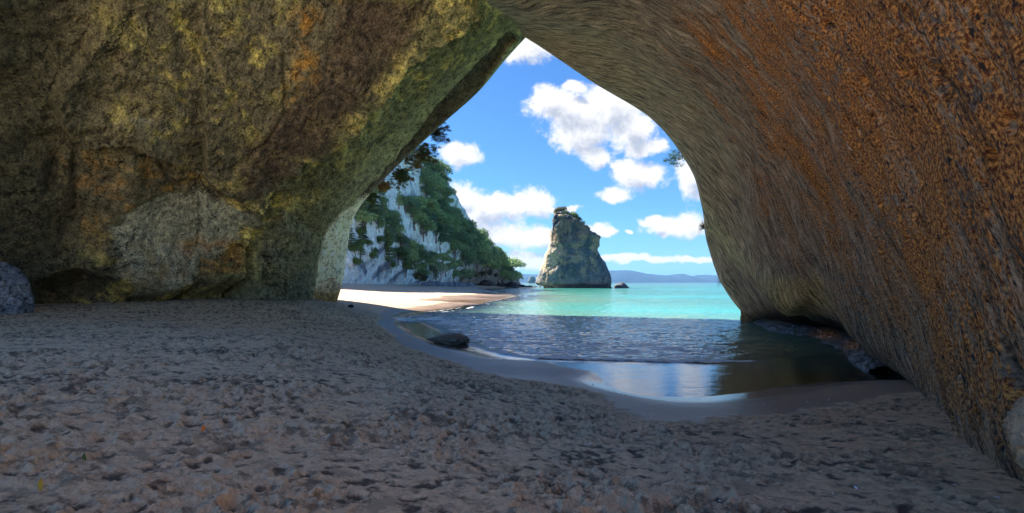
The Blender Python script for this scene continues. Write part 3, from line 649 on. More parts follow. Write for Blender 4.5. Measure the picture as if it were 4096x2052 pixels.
n1 = fbm(SG*np.array([1, 1, .3]), .35, 4, .6, off=2); n2 = fbm(SG, .2, 3, off=1)
A = mixc(A, col(.42, .30, .17), sstep(n2+.3*n1+.1, 0, .35)*.55)
A = mixc(A, col(.30, .20, .12), top*sstep(n1, -.3, .3)*.6); A = mixc(A, col(.07, .075, .08), sstep(n1, .15, .5)*.7)
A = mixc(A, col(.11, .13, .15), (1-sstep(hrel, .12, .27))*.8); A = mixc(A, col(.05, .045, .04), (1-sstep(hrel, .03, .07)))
A = mixc(A, col(.50, .38, .23), sstep(-SG[..., 0], -20.5, -14.5)*.45*sstep(n2+.5*n1, -.3, .3))  # sunlight on the left side painted as warm tan
A = mixc(A, col(.62, .50, .34), np.exp(-(((SG[..., 0]-13.8)/2.6)**2+((SG[..., 2]-10.5)/4.5)**2))*.9)  # sunlit hollow painted as a pale patch
A *= (1+.8*n1)[..., None]
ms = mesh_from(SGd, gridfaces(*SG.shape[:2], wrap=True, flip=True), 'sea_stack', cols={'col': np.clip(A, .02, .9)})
# close the top
bm = bmesh.new(); bm.from_mesh(ms); bm.verts.ensure_lookup_table(); bm.faces.new([bm.verts[i] for i in range(300)]); bmesh.ops.recalc_face_normals(bm, faces=bm.faces); bm.to_mesh(ms); bm.free()
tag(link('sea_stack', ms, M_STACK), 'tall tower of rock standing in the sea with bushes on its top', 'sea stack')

def rock_mesh(seed, sub=4, amp=.35, freq=1.1, flat=(1, 1, .6), colr=(.10, .09, .08), col2=(.05, .05, .05), rg=.12):
    bm = bmesh.new(); bmesh.ops.create_icosphere(bm, subdivisions=sub, radius=1)
    V = np.array([vv.co[:] for vv in bm.verts]); Fc = np.array([[q.index for q in f.verts] for f in bm.faces]); bm.free()
    n = fbm(V, freq, 3, off=seed*7.7); n2 = fbm(V, freq*3, 4, .6, ridged=True, off=seed*3.1)
    V2 = V*(1+amp*n+rg*n2)[:, None]*np.array(flat)
    A = mixc(col(*colr)*np.ones(V.shape), col(*col2), sstep(n2, -.2, .5)); A *= (1+.3*fbm(V, 6, 3, off=seed))[:, None]
    return mesh_from(V2, Fc, 'rock', cols={'col': np.clip(A, .01, .9)})
# wet boulder at the water's edge: long low wedge, high at its right end
mb = rock_mesh(3, 5, .10, 1.0, (1, 1, 1), (.34, .25, .15), (.16, .125, .085), .12)
V = np.empty(len(mb.vertices)*3, np.float32); mb.vertices.foreach_get('co', V); V = V.reshape(-1, 3)
x = V[:, 0].copy(); V[:, 2] = V[:, 2]*(.09+.19*sstep(x, -1, .5))*(1-.25*sstep(x, .7, 1.1)); V[:, 1] *= .42+.1*x; V[:, 0] *= .80
mb.vertices.foreach_set('co', V.ravel()); mb.update()
m, t, o = mat('wet_rock'); M_WET = m
c = t.attr('col', 'Color'); nn = t.noise(t.node('ShaderNodeTexCoord').outputs['Object'], 7, 7, .65)
principled(t, o, t.mix(1.0, c, t.mix(nn, (.5, .5, .5), (1.5, 1.5, 1.5)), blend='MULTIPLY'), .42, t.bump(nn, .7, .05), .4)
p = G(447, 343, .02); bo = link('boulder', mb, M_WET, loc=(p[0], p[1]+.25, .12)); bo.rotation_euler = (0, 0, R(-14)); tag(bo, 'dark wet wedge-shaped boulder lying in the shallow water at the edge of the sand', 'boulder')
sl = link('rock', rock_mesh(8, 3, .2, 1, (.17, .12, .10), (.05, .045, .05), (.03, .03, .035)), M_WET, loc=tuple(np.array(G(351, 307, 0.78))+[0, 0, .06])); tag(sl, 'small dark stone lying on the sand just right of the pale foot of the arch', 'rock')
# low rock right of the stack, far islet
KG, th2 = outline_rock([(620.5,282.4),(617,284),(614.2,285.6),(613.8,288.4)], [(622,282.4),(624.5,283.6),(628,286.4),(629.6,288.4)], 200, .5, 36, 70)
KG += .35*fbm(KG, .35, 4, off=4)[..., None]*np.array([1, 1, .4])
mk = mesh_from(KG, gridfaces(*KG.shape[:2], wrap=True, flip=True), 'low_rock', cols={'col': col(.085, .09, .10)*np.ones(KG.shape)*(1+.4*fbm(KG, .8, 3))[..., None]})
bm = bmesh.new(); bm.from_mesh(mk); bm.verts.ensure_lookup_table(); bm.faces.new([bm.verts[i] for i in range(70)]); bmesh.ops.recalc_face_normals(bm, faces=bm.faces); bm.to_mesh(mk); bm.free()
tag(link('rock', mk, M_STACK), 'low dark rock in the sea just right of the tall stack', 'rock')
KG, th2 = outline_rock([(531,276.2),(529,277.5),(528,280),(527,282.4)], [(533,276.2),(534.5,277),(535.3,279),(535.8,282.4)], 1500, .5, 30, 60)
KG += 3*fbm(KG, .05, 4, off=4)[..., None]*np.array([1, 1, .4])
mk = mesh_from(KG, gridfaces(*KG.shape[:2], wrap=True, flip=True), 'islet', cols={'col': col(.05, .075, .06)*np.ones(KG.shape)*(1+.4*fbm(KG, .08, 3))[..., None]})
bm = bmesh.new(); bm.from_mesh(mk); bm.verts.ensure_lookup_table(); bm.faces.new([bm.verts[i] for i in range(60)]); bmesh.ops.recalc_face_normals(bm, faces=bm.faces); bm.to_mesh(mk); bm.free()
tag(link('islet', mk, M_STACK), 'small dark wooded islet far out, between the cliff point and the tall stack', 'islet')
# boulders off the point
tipm = [rock_mesh(20+i, 3, .3, 1.2, (1, .9, .62), (.13, .10, .10), (.05, .045, .05)) for i in range(5)]
for i, (a, b, r_) in enumerate([(486,281.5,2.4),(492,283,2.2),(497,281,2.6),(501,284,2.2),(507,285,1.8),(512,283.4,2.3),(515,285.8,1.5),(521,285.4,1.7),(526,286.3,1.2),(530,286.2,1.3),(535,286.8,.9),(540,287,.8),(505,286.8,1.0),(519,287.2,.8),(480,284.6,1.3),(473,285.4,1.1)]):
    Yr = 236 if b < 285.5 else 226
    if a < 490: Yr = 212
    q = rock_mesh if False else None
    ob = link('shore_rock', tipm[i % 5], M_STACK, loc=((a-CU)/F*Yr, Yr, max(CAMZ+(CV-b)/F*Yr-.3*r_, -.1))); ob.scale = (r_*1.15, r_, r_*.9); ob.rotation_euler = (0, 0, i*1.3)
    tag(ob, 'dark boulder, %s from the left in the jumble ending the cliff point' % ORD[[3,4,5,6,8,9,10,12,13,14,15,15,7,11,1,0][i] if i != 11 else 16], 'rock', 'boulders at the end of the cliff point')
palem = [rock_mesh(40+i, 3, .3, 1.2, (1, .8, .6), (.42, .42, .42), (.22, .24, .28)) for i in range(3)]
for i, (a, b, Yr, r_) in enumerate([(430,285.6,140,1.5),(437,285.9,145,1.7),(444,286,150,1.3),(449,286.2,152,1.5),(456,285.9,160,1.8),(463,286.1,168,1.5),(470,286.2,178,1.6),(424,285.8,132,1.1)]):
    ob = link('shore_rock', palem[i % 3], M_STACK, loc=((a-CU)/F*Yr, Yr, float(ground_z(np.array((a-CU)/F*Yr), np.array(float(Yr))))+.2*r_)); ob.scale = (r_, r_, r_); ob.rotation_euler = (0, 0, i*2.1)
    tag(ob, 'pale fallen block, %s in the row at the cliff foot' % ['second from the left', 'third from the left', 'fourth from the left', 'fourth from the right', 'third from the right', 'second from the right', 'rightmost', 'leftmost'][i], 'rock', 'pale fallen blocks at the foot of the cliff')
# outcrop at the far left, rock at the right border
KG, th2 = outline_rock([(-40,262),(-46,275),(-50,316)], [(0,262),(10,270),(19,283),(24,296),(26,305),(26,318)], 17.6, .22, 90, 160)
rr_ = KG-KG.mean(1, keepdims=True); rr_[..., 2] = 0; rr_ /= np.linalg.norm(rr_, axis=-1)[..., None]
dd = .22*fbm(KG, 1.1, 4, off=3)+.10*fbm(KG, 4, 4, .6, ridged=True); KG = KG+rr_*dd[..., None]
A = mixc(col(.20, .22, .24)*np.ones(KG.shape), col(.27, .30, .31), sstep(fbm(KG*np.array([1, 1, .25]), 2, 3, off=5), -.1, .3)*sstep(KG[..., 2], 1.2, 2)); A *= (1+.4*fbm(KG, 5, 4))[..., None]
mk = mesh_from(KG, gridfaces(*KG.shape[:2], wrap=True, flip=True), 'outcrop', cols={'col': np.clip(A, .02, .9)})
bm = bmesh.new(); bm.from_mesh(mk); bm.verts.ensure_lookup_table(); bm.faces.new([bm.verts[i] for i in range(160)]); bmesh.ops.recalc_face_normals(bm, faces=bm.faces); bm.to_mesh(mk); bm.free()
tag(link('outcrop', mk, M_L), 'grey-blue lump of rock rising from the sand at the left border of the cave', 'rock')
mk = rock_mesh(61, 6, .14, 1.3, (1, 1, 1), (.62, .47, .30), (.34, .24, .15), .16)
V = np.empty(len(mk.vertices)*3, np.float32); mk.vertices.foreach_get('co', V); V = V.reshape(-1, 3); V *= np.array([.38, .34, .36]); V[:, 0] += .12*V[:, 2]; mk.vertices.foreach_set('co', V.ravel()); mk.update()
rb = link('rock', mk, M_ROCK, loc=(3.74, 3.3, 1.30)); tag(rb, 'tan lump of rock bulging out beside the orange wall at the right border', 'rock')
# dark ledge along the waterline under the right wall
path = np.array([(14.6,30),(13.4,26.5),(12.6,23.5),(12.9,21),(12.0,18.6),(11.4,16.6),(10.4,14.6),(9.6,12.9)], float)
pc = crom(path, [60]*7); n_ = len(pc); tg = np.gradient(pc, axis=0); nl = np.stack([-tg[:, 1], tg[:, 0]], 1); nl /= np.linalg.norm(nl, axis=1)[:, None]
if nl[150, 0] > 0: nl = -nl
cs = np.linspace(-1, 1, 90); LG = np.zeros((n_, 90, 3))
for j, c_ in enumerate(cs):
    LG[:, j, :2] = pc+nl*(c_*.95-.25)[..., None] if False else pc+nl*(c_*.95-.25); LG[:, j, 2] = .42*(1-max(c_, -.35)**2*1.0)-.18 if c_ > -.35 else .42*(1-.1225)-.18
wd = .8+.4*fbm(np.concatenate([pc, 0*pc[:, :1]], 1), .4, 2)
LG[..., 2] *= (.8+.5*wd)[:, None]
LG[..., 2] += .12*fbm(LG*np.array([1, 1, .5]), 1.1, 4, .6)+.13*fbm(LG, 2.6, 5, .65, ridged=True, off=4); LG[..., :2] += (.22*fbm(LG, 1.2, 3, off=6))[..., None]*nl[:, None, :]
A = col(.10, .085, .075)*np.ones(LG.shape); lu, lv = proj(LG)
sun_patch = np.clip(np.exp(-(((lu-853+.6*(lv-345))/10)**2+((lv-346)/6)**2))+np.exp(-(((lu-826)/13)**2+((lv-334)/5.5)**2)), 0, 1)*sstep(fbm(LG, 1.3, 4, off=7), -.5, .0)  # sun patches painted into the ledge colour as orange spots
A = mixc(A, col(.62, .20, .06), sun_patch*.95); A *= (1+.5*fbm(LG, 6, 4, off=3))[..., None]
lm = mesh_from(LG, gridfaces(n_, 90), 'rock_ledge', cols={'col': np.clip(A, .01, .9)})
tag(link('rock_ledge', lm, M_WET), 'low dark wet ledge with painted orange sun patches along the waterline under the right wall', 'rock ledge')
sr = link('rock', rock_mesh(77, 4, .3, 1.4, (.38, .45, .75), (.55, .30, .12), (.25, .14, .07), .25), M_ROCK, loc=((749-CU)/F*29.5, 29.5, .35)); tag(sr, 'small sunlit orange knob of rock at the waterline under the tip of the right wall', 'rock')

# ------------------------------------------------------------------ trees and plants
def leaf_cloud(seed, lobes, n, size, droop=0., aspect=.6, shell=.55):
    r = np.random.default_rng(seed); L = np.array(lobes, float); wv = (L[:, 3]*L[:, 4]); wv /= wv.sum()
    k_ = r.choice(len(L), n, p=wv); d = r.normal(size=(n, 3)); d /= np.linalg.norm(d, axis=1)[:, None]; d[:, 2] = np.where(d[:, 2] < -.35, -d[:, 2]*.6, d[:, 2])
    rr = shell+(1-shell)*r.random(n)**.6; rr *= 1+.22*fbm(d*1.0+k_[:, None]*3.1, 2.6, 2)
    P = L[k_, :3]+d*rr[:, None]*np.stack([L[k_, 3], L[k_, 3], L[k_, 4]], 1)
    nn = d+r.normal(size=(n, 3))*.55; nn[:, 2] += .25; nn /= np.linalg.norm(nn, axis=1)[:, None]
    a = np.cross(nn, r.normal(size=(n, 3))); a /= np.linalg.norm(a, axis=1)[:, None]; b = np.cross(nn, a); s = size*(.6+.8*r.random(n))
    a *= s[:, None]; b *= (s*aspect)[:, None]
    V = np.stack([P-a, P-b*.9+a*.1, P+a, P+b*.9-a*.1+nn*.15*s[:, None]], 1).reshape(-1, 3)
    tone = np.repeat(np.clip(r.random(n)*.7+.3*(rr-shell)/(1-shell), 0, 1), 4)
    return mesh_from(V, np.arange(4*n).reshape(-1, 4), 'crown', False, {'tone': tone})
def tubes(segs, sides=6):
    """segs: list of (points, radii)"""
    Vs, Fs, off = [], [], 0
    for pts, rad_ in segs:
        pts = np.array(pts, float); rad_ = np.array(rad_, float); tg = np.gradient(pts, axis=0); tg /= np.linalg.norm(tg, axis=1)[:, None]
        ref = np.array([.3, 1, .1]); a = np.cross(tg, ref); a /= np.maximum(np.linalg.norm(a, axis=1), 1e-6)[:, None]; b = np.cross(tg, a)
        th_ = np.arange(sides)/sides*2*np.pi
        ring = pts[:, None]+rad_[:, None, None]*(np.cos(th_)[None, :, None]*a[:, None]+np.sin(th_)[None, :, None]*b[:, None])
        Vs.append(ring.reshape(-1, 3)); Fs.append(gridfaces(len(pts), sides, wrap=True)+off); off += len(pts)*sides
    return mesh_from(np.concatenate(Vs), np.concatenate(Fs), 'trunk')
def limbs(seed, lobes, base=(0, 0, 0), r0=.22, fork=.35):
    rr = random.Random(seed); b = Vector(base); L = [Vector(l[:3]) for l in lobes]; c = sum(L, Vector())/len(L); f = b.lerp(c, fork)+Vector((rr.uniform(-.2, .2), rr.uniform(-.2, .2), 0))
    segs = [([b-Vector((0, 0, .6)), b, b.lerp(f, .5)+Vector((.08, 0, 0)), f], [r0*1.25, r0, r0*.85, r0*.7])]
    for l in L:
        m_ = f.lerp(l, .5)+Vector((rr.uniform(-.3, .3), rr.uniform(-.3, .3), rr.uniform(-.1, .4))); segs.append(([f, f.lerp(m_, .5), m_, l], [r0*.55, r0*.42, r0*.28, r0*.08]))
    return segs
def lobes_round(seed, n, R0, H):
    rr = random.Random(seed); out = []
    for i in range(n):
        a = i*2.4+rr.random(); q = math.sqrt((i+.5)/n)*R0*.72
        out.append((q*math.cos(a), q*math.sin(a), H*(.52+.36*rr.random()-.38*(q/R0)**2), R0*(.40+.2*rr.random()), R0*(.32+.16*rr.random())))
    return out
PROTO = {}
def proto(kind, seed):
    if kind == 'round': lb = lobes_round(seed, 11, 2.6, 4.2); cr = leaf_cloud(seed, lb, 3600, .17); tr = tubes(limbs(seed, lb, r0=.2))
    elif kind == 'spread': lb = lobes_round(seed, 14, 3.4, 3.9); cr = leaf_cloud(seed, lb, 4200, .17); tr = tubes(limbs(seed, lb, r0=.24, fork=.3))
    elif kind == 'tall':
        rr = random.Random(seed); lb = [(rr.uniform(-.35, .35), rr.uniform(-.35, .35), 1.2+i*.62, 1.25*(1-i/11)+.12, .30) for i in range(9)]
        lb += [((1.1-i*.09)*math.cos(i*2.3), (1.1-i*.09)*math.sin(i*2.3), 1.5+i*.5, .55-i*.03, .22) for i in range(9)]
        cr = leaf_cloud(seed, lb, 2600, .13); tr = tubes([([(0, 0, -.5), (0, 0, 1), (.1, 0, 3.5), (0, 0, 6.6)], [.2, .16, .1, .02])]+[([(0, 0, l[2]-.3), tuple(l[:3])], [.05, .02]) for l in lb[9:]])
    else: lb = [(l[0], l[1], l[2], l[3], l[4]*1.7) for l in lobes_round(seed, 8, 1.5, 1.9)]; cr = leaf_cloud(seed, lb, 1700, .12); tr = tubes(limbs(seed, lb, r0=.09))
    return cr, tr
for kd, ns in (('round', 4), ('spread', 3), ('tall', 3), ('bush', 3)): PROTO[kd] = [proto(kd, 100+ord(kd[0])+i) for i in range(ns)]
def mset(mesh, m_):
    if not mesh.materials: mesh.materials.append(m_)
for kd in PROTO:
    for cr, tr in PROTO[kd]: mset(cr, M_LEAF); mset(tr, M_BARK)
def place_tree(kind, i, loc, s, rz, label, group, cat='tree', leaf=None, name=None, bark=None, tilt=None):
    cr, tr = PROTO[kind][i % len(PROTO[kind])]
    r_ = empty(name or ('bush' if kind == 'bush' else 'tree'), loc, rz); r_.scale = (s, s, s)
    if tilt: r_.rotation_euler = (tilt[0], tilt[1], rz)
    a = link('crown', cr, None, r_); b = link('trunk', tr, None, r_)
    if leaf: a.material_slots[0].link = 'OBJECT'; a.material_slots[0].material = leaf
    if bark: b.material_slots[0].link = 'OBJECT'; b.material_slots[0].material = bark
    tag(r_, label, cat, group); return r_
flatU, flatV, flatP = cliffU[:, 8:-14].ravel(), cliffV[:, 8:-14].ravel(), cliffP[:, 8:-14].reshape(-1, 3)
def on_cliff(a, b):
    d = (flatU-a)**2+(flatV-b)**2; m_ = d < max(d.min()*1.5, 2.0); idx = np.where(m_)[0]; return flatP[idx[np.argmin(flatP[idx, 1])]]
def scatter(poly, step, seed, kinds, smin, smax, label, group, leaf=None, cat='tree'):
    rr = random.Random(seed); xs = [p[0] for p in poly]; ys = [p[1] for p in poly]; b = min(ys); row = 0; n = 0; made = []
    while b < max(ys):
        a = min(xs)+(row % 2)*step*.5
        while a < max(xs):
            A_, B_ = a+rr.uniform(-.3, .3)*step, b+rr.uniform(-.3, .3)*step
            if bool(inpoly(np.array(A_), np.array(B_), poly)):
                P_ = on_cliff(A_, B_); kd = rr.choice(kinds); s = 1.55*rr.uniform(smin, smax)*P_[1]/150
                off = {'round': 1.6, 'spread': 1.6, 'tall': 1.0, 'bush': .5}[kd]*s
                made.append((row, A_, place_tree(kd, rr.randrange(9), (P_[0], P_[1]-.2*s, P_[2]-off*.8), s, rr.uniform(0, 6.28), label, group, leaf=leaf, cat=cat))); n += 1
            a += step
        b += step*.72; row += 1
    rows_ = sorted({m_[0] for m_ in made})
    for ri, rw in enumerate(rows_):
        it = sorted([m_ for m_ in made if m_[0] == rw], key=lambda m_: m_[1])
        for j, m_ in enumerate(it): m_[2]['label'] = '%s, %s from left, %s row from top' % (label, ORD[j], ORD[ri])
    return n
n_t = 0
n_t += scatter([(352,204),(372,190),(384,196),(398,222),(408,238),(402,248),(392,244),(384,238),(370,232),(360,215)], 9.5, 1, ['round', 'round', 'tall', 'bush'], .62, .95, 'tree of the left clump', 'trees of the left clump on the cliff')
n_t += scatter([(402,206),(416,202),(428,206),(440,222),(450,240),(440,248),(428,238),(414,226)], 9.5, 2, ['round', 'round', 'spread'], .6, .9, 'tree of the middle clump', 'trees of the middle clump on the cliff')
n_t += scatter([(420,172),(430,168),(440,176),(446,205),(460,224),(476,238),(494,250),(508,262),(516,272),(505,276),(470,268),(448,250),(438,215),(430,205),(422,190)], 9.5, 3, ['round', 'spread', 'round', 'bush'], .62, .95, 'tree of the seaward slope', 'trees on the seaward slope of the cliff')
n_t += scatter([(414,252),(440,250),(470,266),(462,280),(440,282),(414,280)], 10, 4, ['round', 'bush', 'spread'], .5, .8, 'tree of the foot thicket', 'trees at the foot of the cliff')
n_t += scatter([(350,244),(362,232),(372,236),(384,246),(394,262),(404,274),(396,276),(384,262),(370,262),(356,266)], 10, 5, ['bush', 'tall', 'bush'], .6, .95, 'light green bush', 'bushes on the dark lower slope', leaf=M_LEAFY, cat='bush')
n_t += scatter([(398,256),(410,258),(412,276),(404,270)], 9, 6, ['bush', 'round'], .5, .8, 'bush by the thicket', 'bushes on the dark lower slope', leaf=M_LEAFY, cat='bush')
for i_, (a, b, kd, s_) in enumerate([(436,172,'round',.75),(441,182,'round',.8),(444,193,'bush',1.1),(447,205,'round',.75),(453,215,'spread',.75),(460,225,'round',.8),(467,232,'round',.7),(474,240,'spread',.75),(481,247,'round',.8),(488,253,'tall',.7),(494,259,'round',.85),(501,266,'spread',.8),(507,272,'round',.8),(512,278,'round',.7)]):
    P_ = on_cliff(a, b); sc_ = s_*P_[1]/125
    place_tree(kd, i_, (P_[0], P_[1], P_[2]-1.2*sc_), sc_, i_*1.3, 'skyline tree, %s from the top along the edge of the cliff against the sky' % ORD[i_], 'trees along the skyline of the cliff')
n_t += scatter([(388,240),(402,247),(420,251),(432,262),(438,272),(418,277),(402,264)], 8.5, 7, ['round', 'bush', 'spread'], .5, .8, 'dark tree under the middle clump', 'trees under the middle clump')
n_t += scatter([(446,206),(462,226),(480,244),(500,262),(496,272),(470,262),(452,244),(442,224)], 8.5, 8, ['round', 'spread'], .55, .85, 'second-rank tree of the seaward slope', 'second rank of trees on the seaward slope')
def at(kind, i, a, b, Y, s, label, group=None, **kw):
    p = unproj(a, b, Y); return place_tree(kind, i, tuple(p), s, i*1.7, label, group, **kw)
P_ = on_cliff(438, 212)
at('tall', 0, 444.5, 209, P_[1]+4, 1.0, 'tall narrow conifer leaning out of the cliff edge against the cloud')
at('tall', 1, 399, 208, 112, .62, 'narrow conifer standing in front of the pale bare face'); at('tall', 2, 376, 196, 110, .55, 'small narrow conifer beside the arch edge below the pale face')
at('spread', 0, 512, 284, 236, 1.5, 'spreading tree leaning over the rocks at the very end of the point'); at('spread', 1, 500, 281, 232, 1.45, 'large spreading tree second from the end of the point', bark=M_PALEBARK)
at('round', 2, 487, 258, 222, .9, 'rounded tree on the skyline above the flax at the point'); at('tall', 1, 474, 240, 205, .75, 'ragged upright tree poking above the skyline of the slope')
# forked pale tree near the foot of the cliff
lbp = [(-2.2, -.5, 5.0, 1.6, .9), (.3, 0, 6.3, 1.8, 1.0), (2.4, -.3, 5.4, 1.7, .9), (3.6, 0, 4.2, 1.2, .7)]
r_ = empty('forked_tree', tuple(unproj(440, 280, 138)), 0); link('crown', leaf_cloud(5, lbp, 2600, .17), M_LEAF, r_); link('trunk', tubes(limbs(5, lbp, r0=.30, fork=.22)), M_PALEBARK, r_)
tag(r_, 'tree with a forked pale grey trunk at the foot of the cliff', 'tree')
# blades: flax, tussock, grass
def blades(seed, n, ln, spread, wdt=.03, down=0.):
    r = np.random.default_rng(seed); V = []; F_ = []; T = []
    for i in range(n):
        a = r.random()*6.283; q = r.random()**.5*spread; l = ln*(.6+.5*r.random()); b = np.array([math.cos(a)*q*.3, math.sin(a)*q*.3, 0]); dr = np.array([math.cos(a), math.sin(a), 0]); sd2 = np.array([-math.sin(a), math.cos(a), 0])*wdt; t0 = r.random(); o0 = len(V)
        for j in range(5):
            s = j/4; p = b+dr*q*s*s*1.3+np.array([0, 0, l*(s-.35*s*s*(1+q/spread))*(1-2*down*s)]); w_ = sd2*(1-s*.95); V += [p-w_, p+w_]; T += [t0, t0]
            if j: F_.append([o0+2*j-2, o0+2*j-1, o0+2*j+1, o0+2*j])
    return mesh_from(np.array(V), np.array(F_), 'blades', True, {'tone': np.array(T)})
fb = [blades(i, 260, 2.6, 1.7, .06) for i in range(3)]
for i, (a, b, Yv, s) in enumerate([(418,279.5,126,1.5),(424,281,128,1.25),(476,277,198,1.5),(483,276,200,1.6),(490,275,204,1.6),(496,277,208,1.3),(470,279,192,1.2)]):
    ob = link('flax', fb[i % 3], M_LEAFD, loc=tuple(unproj(a, b, Yv-3))); ob.scale = (s, s, s)
    tag(ob, ['left clump of long-bladed flax at the cliff foot, left of the forked pale tree', 'right clump of long-bladed flax at the cliff foot, left of the forked pale tree'][i] if i < 2 else 'clump of long olive grass on the bank of the point, %s from the left' % ORD[[1, 2, 3, 4, 0][i-2]], 'flax', 'flax left of the forked tree' if i < 2 else 'long grass on the bank of the point')
# plants on the outside of the arch
def branchy(seed, n, spread, direction, size, dens=26, rb=.02, lsz=.07):
    """an open shrub: bare forking twigs with leaf rosettes at their ends"""
    rr = random.Random(seed); segs = []; tips = []
    for i in range(n):
        d = (Vector(direction).normalized()+Vector((rr.uniform(-1, 1), rr.uniform(-1, 1), rr.uniform(-1, 1)))*spread).normalized()*size*rr.uniform(.5, 1.1)
        m_ = d*.5+Vector((0, 0, rr.uniform(-.1, .15)))*size; segs.append(([(0, 0, 0), m_*.5, m_, d], [rb, rb*.7, rb*.45, rb*.2])); tips.append(d)
        for q in range(4):
            e = m_.lerp(d, rr.uniform(0, .8)); f_ = e+Vector((rr.uniform(-1, 1), rr.uniform(-1, 1), rr.uniform(-.8, .8)))*size*.28; segs.append(([e, e.lerp(f_, .5), f_], [rb*.35, rb*.25, rb*.12])); tips.append(f_)
    lb = [(t_.x, t_.y, t_.z, size*.13, size*.10) for t_ in tips]
    return leaf_cloud(seed, lb, len(lb)*dens, lsz, aspect=.45, shell=.2), tubes(segs, 5)
for i, (a, b, Yv, sz, dr, lf, lab) in enumerate([(428,134,33.5,1.35,(1,0,.1),M_LEAFD,'dark straggly shrub overhanging the upper left edge of the arch'),(418,149,33.5,1.3,(1,0,-.25),M_LEAFD,'dark straggly shrub just below the topmost one on the arch edge'),
     (405,160,34,1.35,(1,0,-.3),M_LEAFB,'rusty brown shrub drooping halfway down the left edge of the arch'),(398,170,34.5,1.25,(.5,0,-1),M_LEAFB,'rusty brown tangle hanging lowest over the pale bare face'),
     (392,173,34,1.0,(1,0,-.4),M_LEAFY,'green shrub between the rusty shrubs on the arch edge'),(377,186,34,.9,(.9,0,-.2),M_LEAFB,'yellowing shrub on the arch edge above the left clump of trees'),(367,196,34,.8,(.8,0,-.5),M_LEAFY,'yellow-green shrub lowest on the left edge of the arch'),
     (410,150,36,1.5,(1,0,-.2),M_LEAF,'dark green shrub behind the rusty one on the arch edge')]):
    cr, tr = branchy(200+i, 17, .55, dr, sz*1.0, 60, .020, .036); r_ = empty('shrub', tuple(unproj(a, b, Yv)), 0); link('foliage', cr, lf, r_); link('stem', tr, M_BARK, r_); tag(r_, lab, 'shrub')
cr, tr = branchy(300, 9, .42, (-1, 0, -.12), 1.75, 17, .02, .05); r_ = empty('twig', tuple(unproj(690, 155, 31.6)), 0); link('foliage', cr, M_LEAF, r_); link('stem', tr, M_BARK, r_); tag(r_, 'thin leafy branch sticking out over the right edge of the arch against the sky', 'branch')
gm = blades(9, 150, .75, .5, .010)
for a, b, s, lab in [(705.5,227,1.0,'tuft of dry grass halfway down the right edge of the arch'),(724,280,.85,'tuft of dry grass on the knob low on the right edge of the arch')]:
    ob = link('grass_tuft', gm, M_LEAFD, loc=tuple(unproj(a, b, 30.2))); ob.rotation_euler = (0, R(-75), 0); ob.scale = (s,)*3; tag(ob, lab, 'grass tuft')
# bushes on the stack
for i, (a, b, s, lf, lab) in enumerate([(557.5,215,1.15,M_LEAFD,'leftmost bush on top of the sea stack'),(561.5,214.5,1.25,M_LEAFD,'second bush from the left on top of the sea stack'),(566,217.5,1.2,M_LEAF,'third bush from the left on top of the sea stack'),
     (574,221.5,1.5,M_LEAFY,'bright green bush just right of the gap on top of the sea stack'),(577.5,224,1.15,M_LEAFD,'olive bush on the sloping shoulder of the sea stack'),(582,227,.95,M_LEAF,'small dark bush lower on the shoulder of the sea stack'),(586,230.5,.8,M_LEAFB,'brownish bush lowest on the shoulder of the sea stack')]):
    place_tree('bush', i, tuple(unproj(a, b-.6, 193.5)), s, i, lab, None, cat='bush', leaf=lf)
    if i == 3: place_tree('tall', 1, tuple(unproj(571.5, 222, 195.5)), .62, 0, 'upright small tree in the middle of the bushes on the sea stack', None, leaf=M_LEAFY)

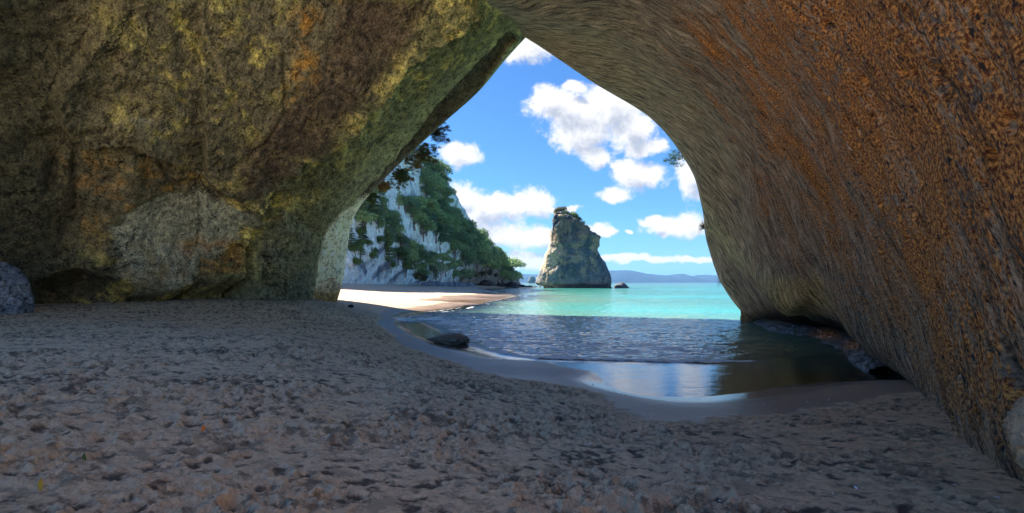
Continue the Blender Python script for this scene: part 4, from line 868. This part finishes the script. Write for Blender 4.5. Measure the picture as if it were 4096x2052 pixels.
# ------------------------------------------------------------------ small things on the sand
def shell_mesh(seed):
    a = np.linspace(0, math.pi, 9); r = np.linspace(0, 1, 5); X = r[:, None]*np.cos(a)[None]*(1+.0*a); Yq = r[:, None]*np.sin(a)[None]*.8; Zq = .35*(1-r[:, None]**2)*np.sin(a)[None]+.03*np.cos(a*9)[None]*r[:, None]
    g = np.stack([X, Yq, Zq], -1)*.022; return mesh_from(g, gridfaces(5, 9), 'shell')
shm = [shell_mesh(0)]
rr = random.Random(4); nsh = 0
spots = [(rr.uniform(590, 655), rr.uniform(376, 425)) for _ in range(60)]+[(rr.uniform(440, 600), rr.uniform(352, 392)) for _ in range(50)]+[(rr.uniform(655, 900), rr.uniform(400, 428)) for _ in range(40)]+[(rr.uniform(560, 1000), rr.uniform(440, 505)) for _ in range(16)]
wl_px = np.array(SHORE)
for a, b in spots:
    sv = np.interp(a, wl_px[:14, 0][::-1], wl_px[:14, 1][::-1]) if a < 900 else 380
    if b < sv+3: continue
    z = .15
    for _ in range(5):
        p = G(a, b, z); z = float(ground_z(np.array(p[0]), np.array(p[1])))
    ob = link('shell', shm[0], M_SHELL, loc=(p[0], p[1], z+.004)); s = rr.uniform(.6, 1.5); ob.scale = (s, s*rr.uniform(.5, 1), s); ob.rotation_euler = (rr.uniform(-.4, .4), rr.uniform(-.4, .4), rr.uniform(0, 6.28))
    tag(ob, 'small white shell fragment scattered on the wet sand by the water', 'shell', 'shell fragments on the sand'); nsh += 1
def leaf_small(c):
    a = np.linspace(-1, 1, 7); w_ = (1-a*a)*.32; V = np.stack([np.stack([a, -w_, .2*a*a], -1), np.stack([a, w_, .2*a*a+.1], -1)], 1)*.045
    return mesh_from(V, gridfaces(7, 2), 'leaf')
for (a, b, c_, lab) in [(203,433,(.75,.20,.03),'orange fallen leaf on the trampled sand'),(306,474,(.75,.70,.6),'pale fallen leaf standing up in the sand near the bottom of the cave floor'),(84,463,(.05,.14,.04),'small green leaf on the sand at the lower left'),(40,490,(.45,.38,.06),'yellow fallen leaf at the lower left corner of the sand')]:
    z = .9
    for _ in range(5):
        p = G(a, b, z); z = float(ground_z(np.array(p[0]), np.array(p[1])))
    ob = link('fallen_leaf', leaf_small(0), simple('leaf_'+lab.split()[0], c_, .6, .2), loc=(p[0], p[1], z+.03)); ob.rotation_euler = (.3, -.9, a); tag(ob, lab, 'leaf')
print('TREES', n_t, 'SHELLS', nsh)

# ------------------------------------------------------------------ air
bm = bmesh.new(); bmesh.ops.create_cube(bm, size=1); me = bpy.data.meshes.new('haze'); bm.to_mesh(me); bm.free()
hz_ = bpy.data.objects.new('haze', me); COL.objects.link(hz_); hz_.scale = (16000, 16000, 160); hz_.location = (0, 2000, 62)
mh = bpy.data.materials.new('haze_air'); mh.use_nodes = True; t = NT(mh.node_tree); o = t.node('ShaderNodeOutputMaterial')
pv = t.node('ShaderNodeVolumePrincipled'); pv.inputs['Color'].default_value = (.22, .52, 1, 1); pv.inputs['Density'].default_value = .00009; pv.inputs['Anisotropy'].default_value = .2
t.link(pv.outputs[0], o.inputs['Volume']); me.materials.append(mh); tag(hz_, kind='stuff')
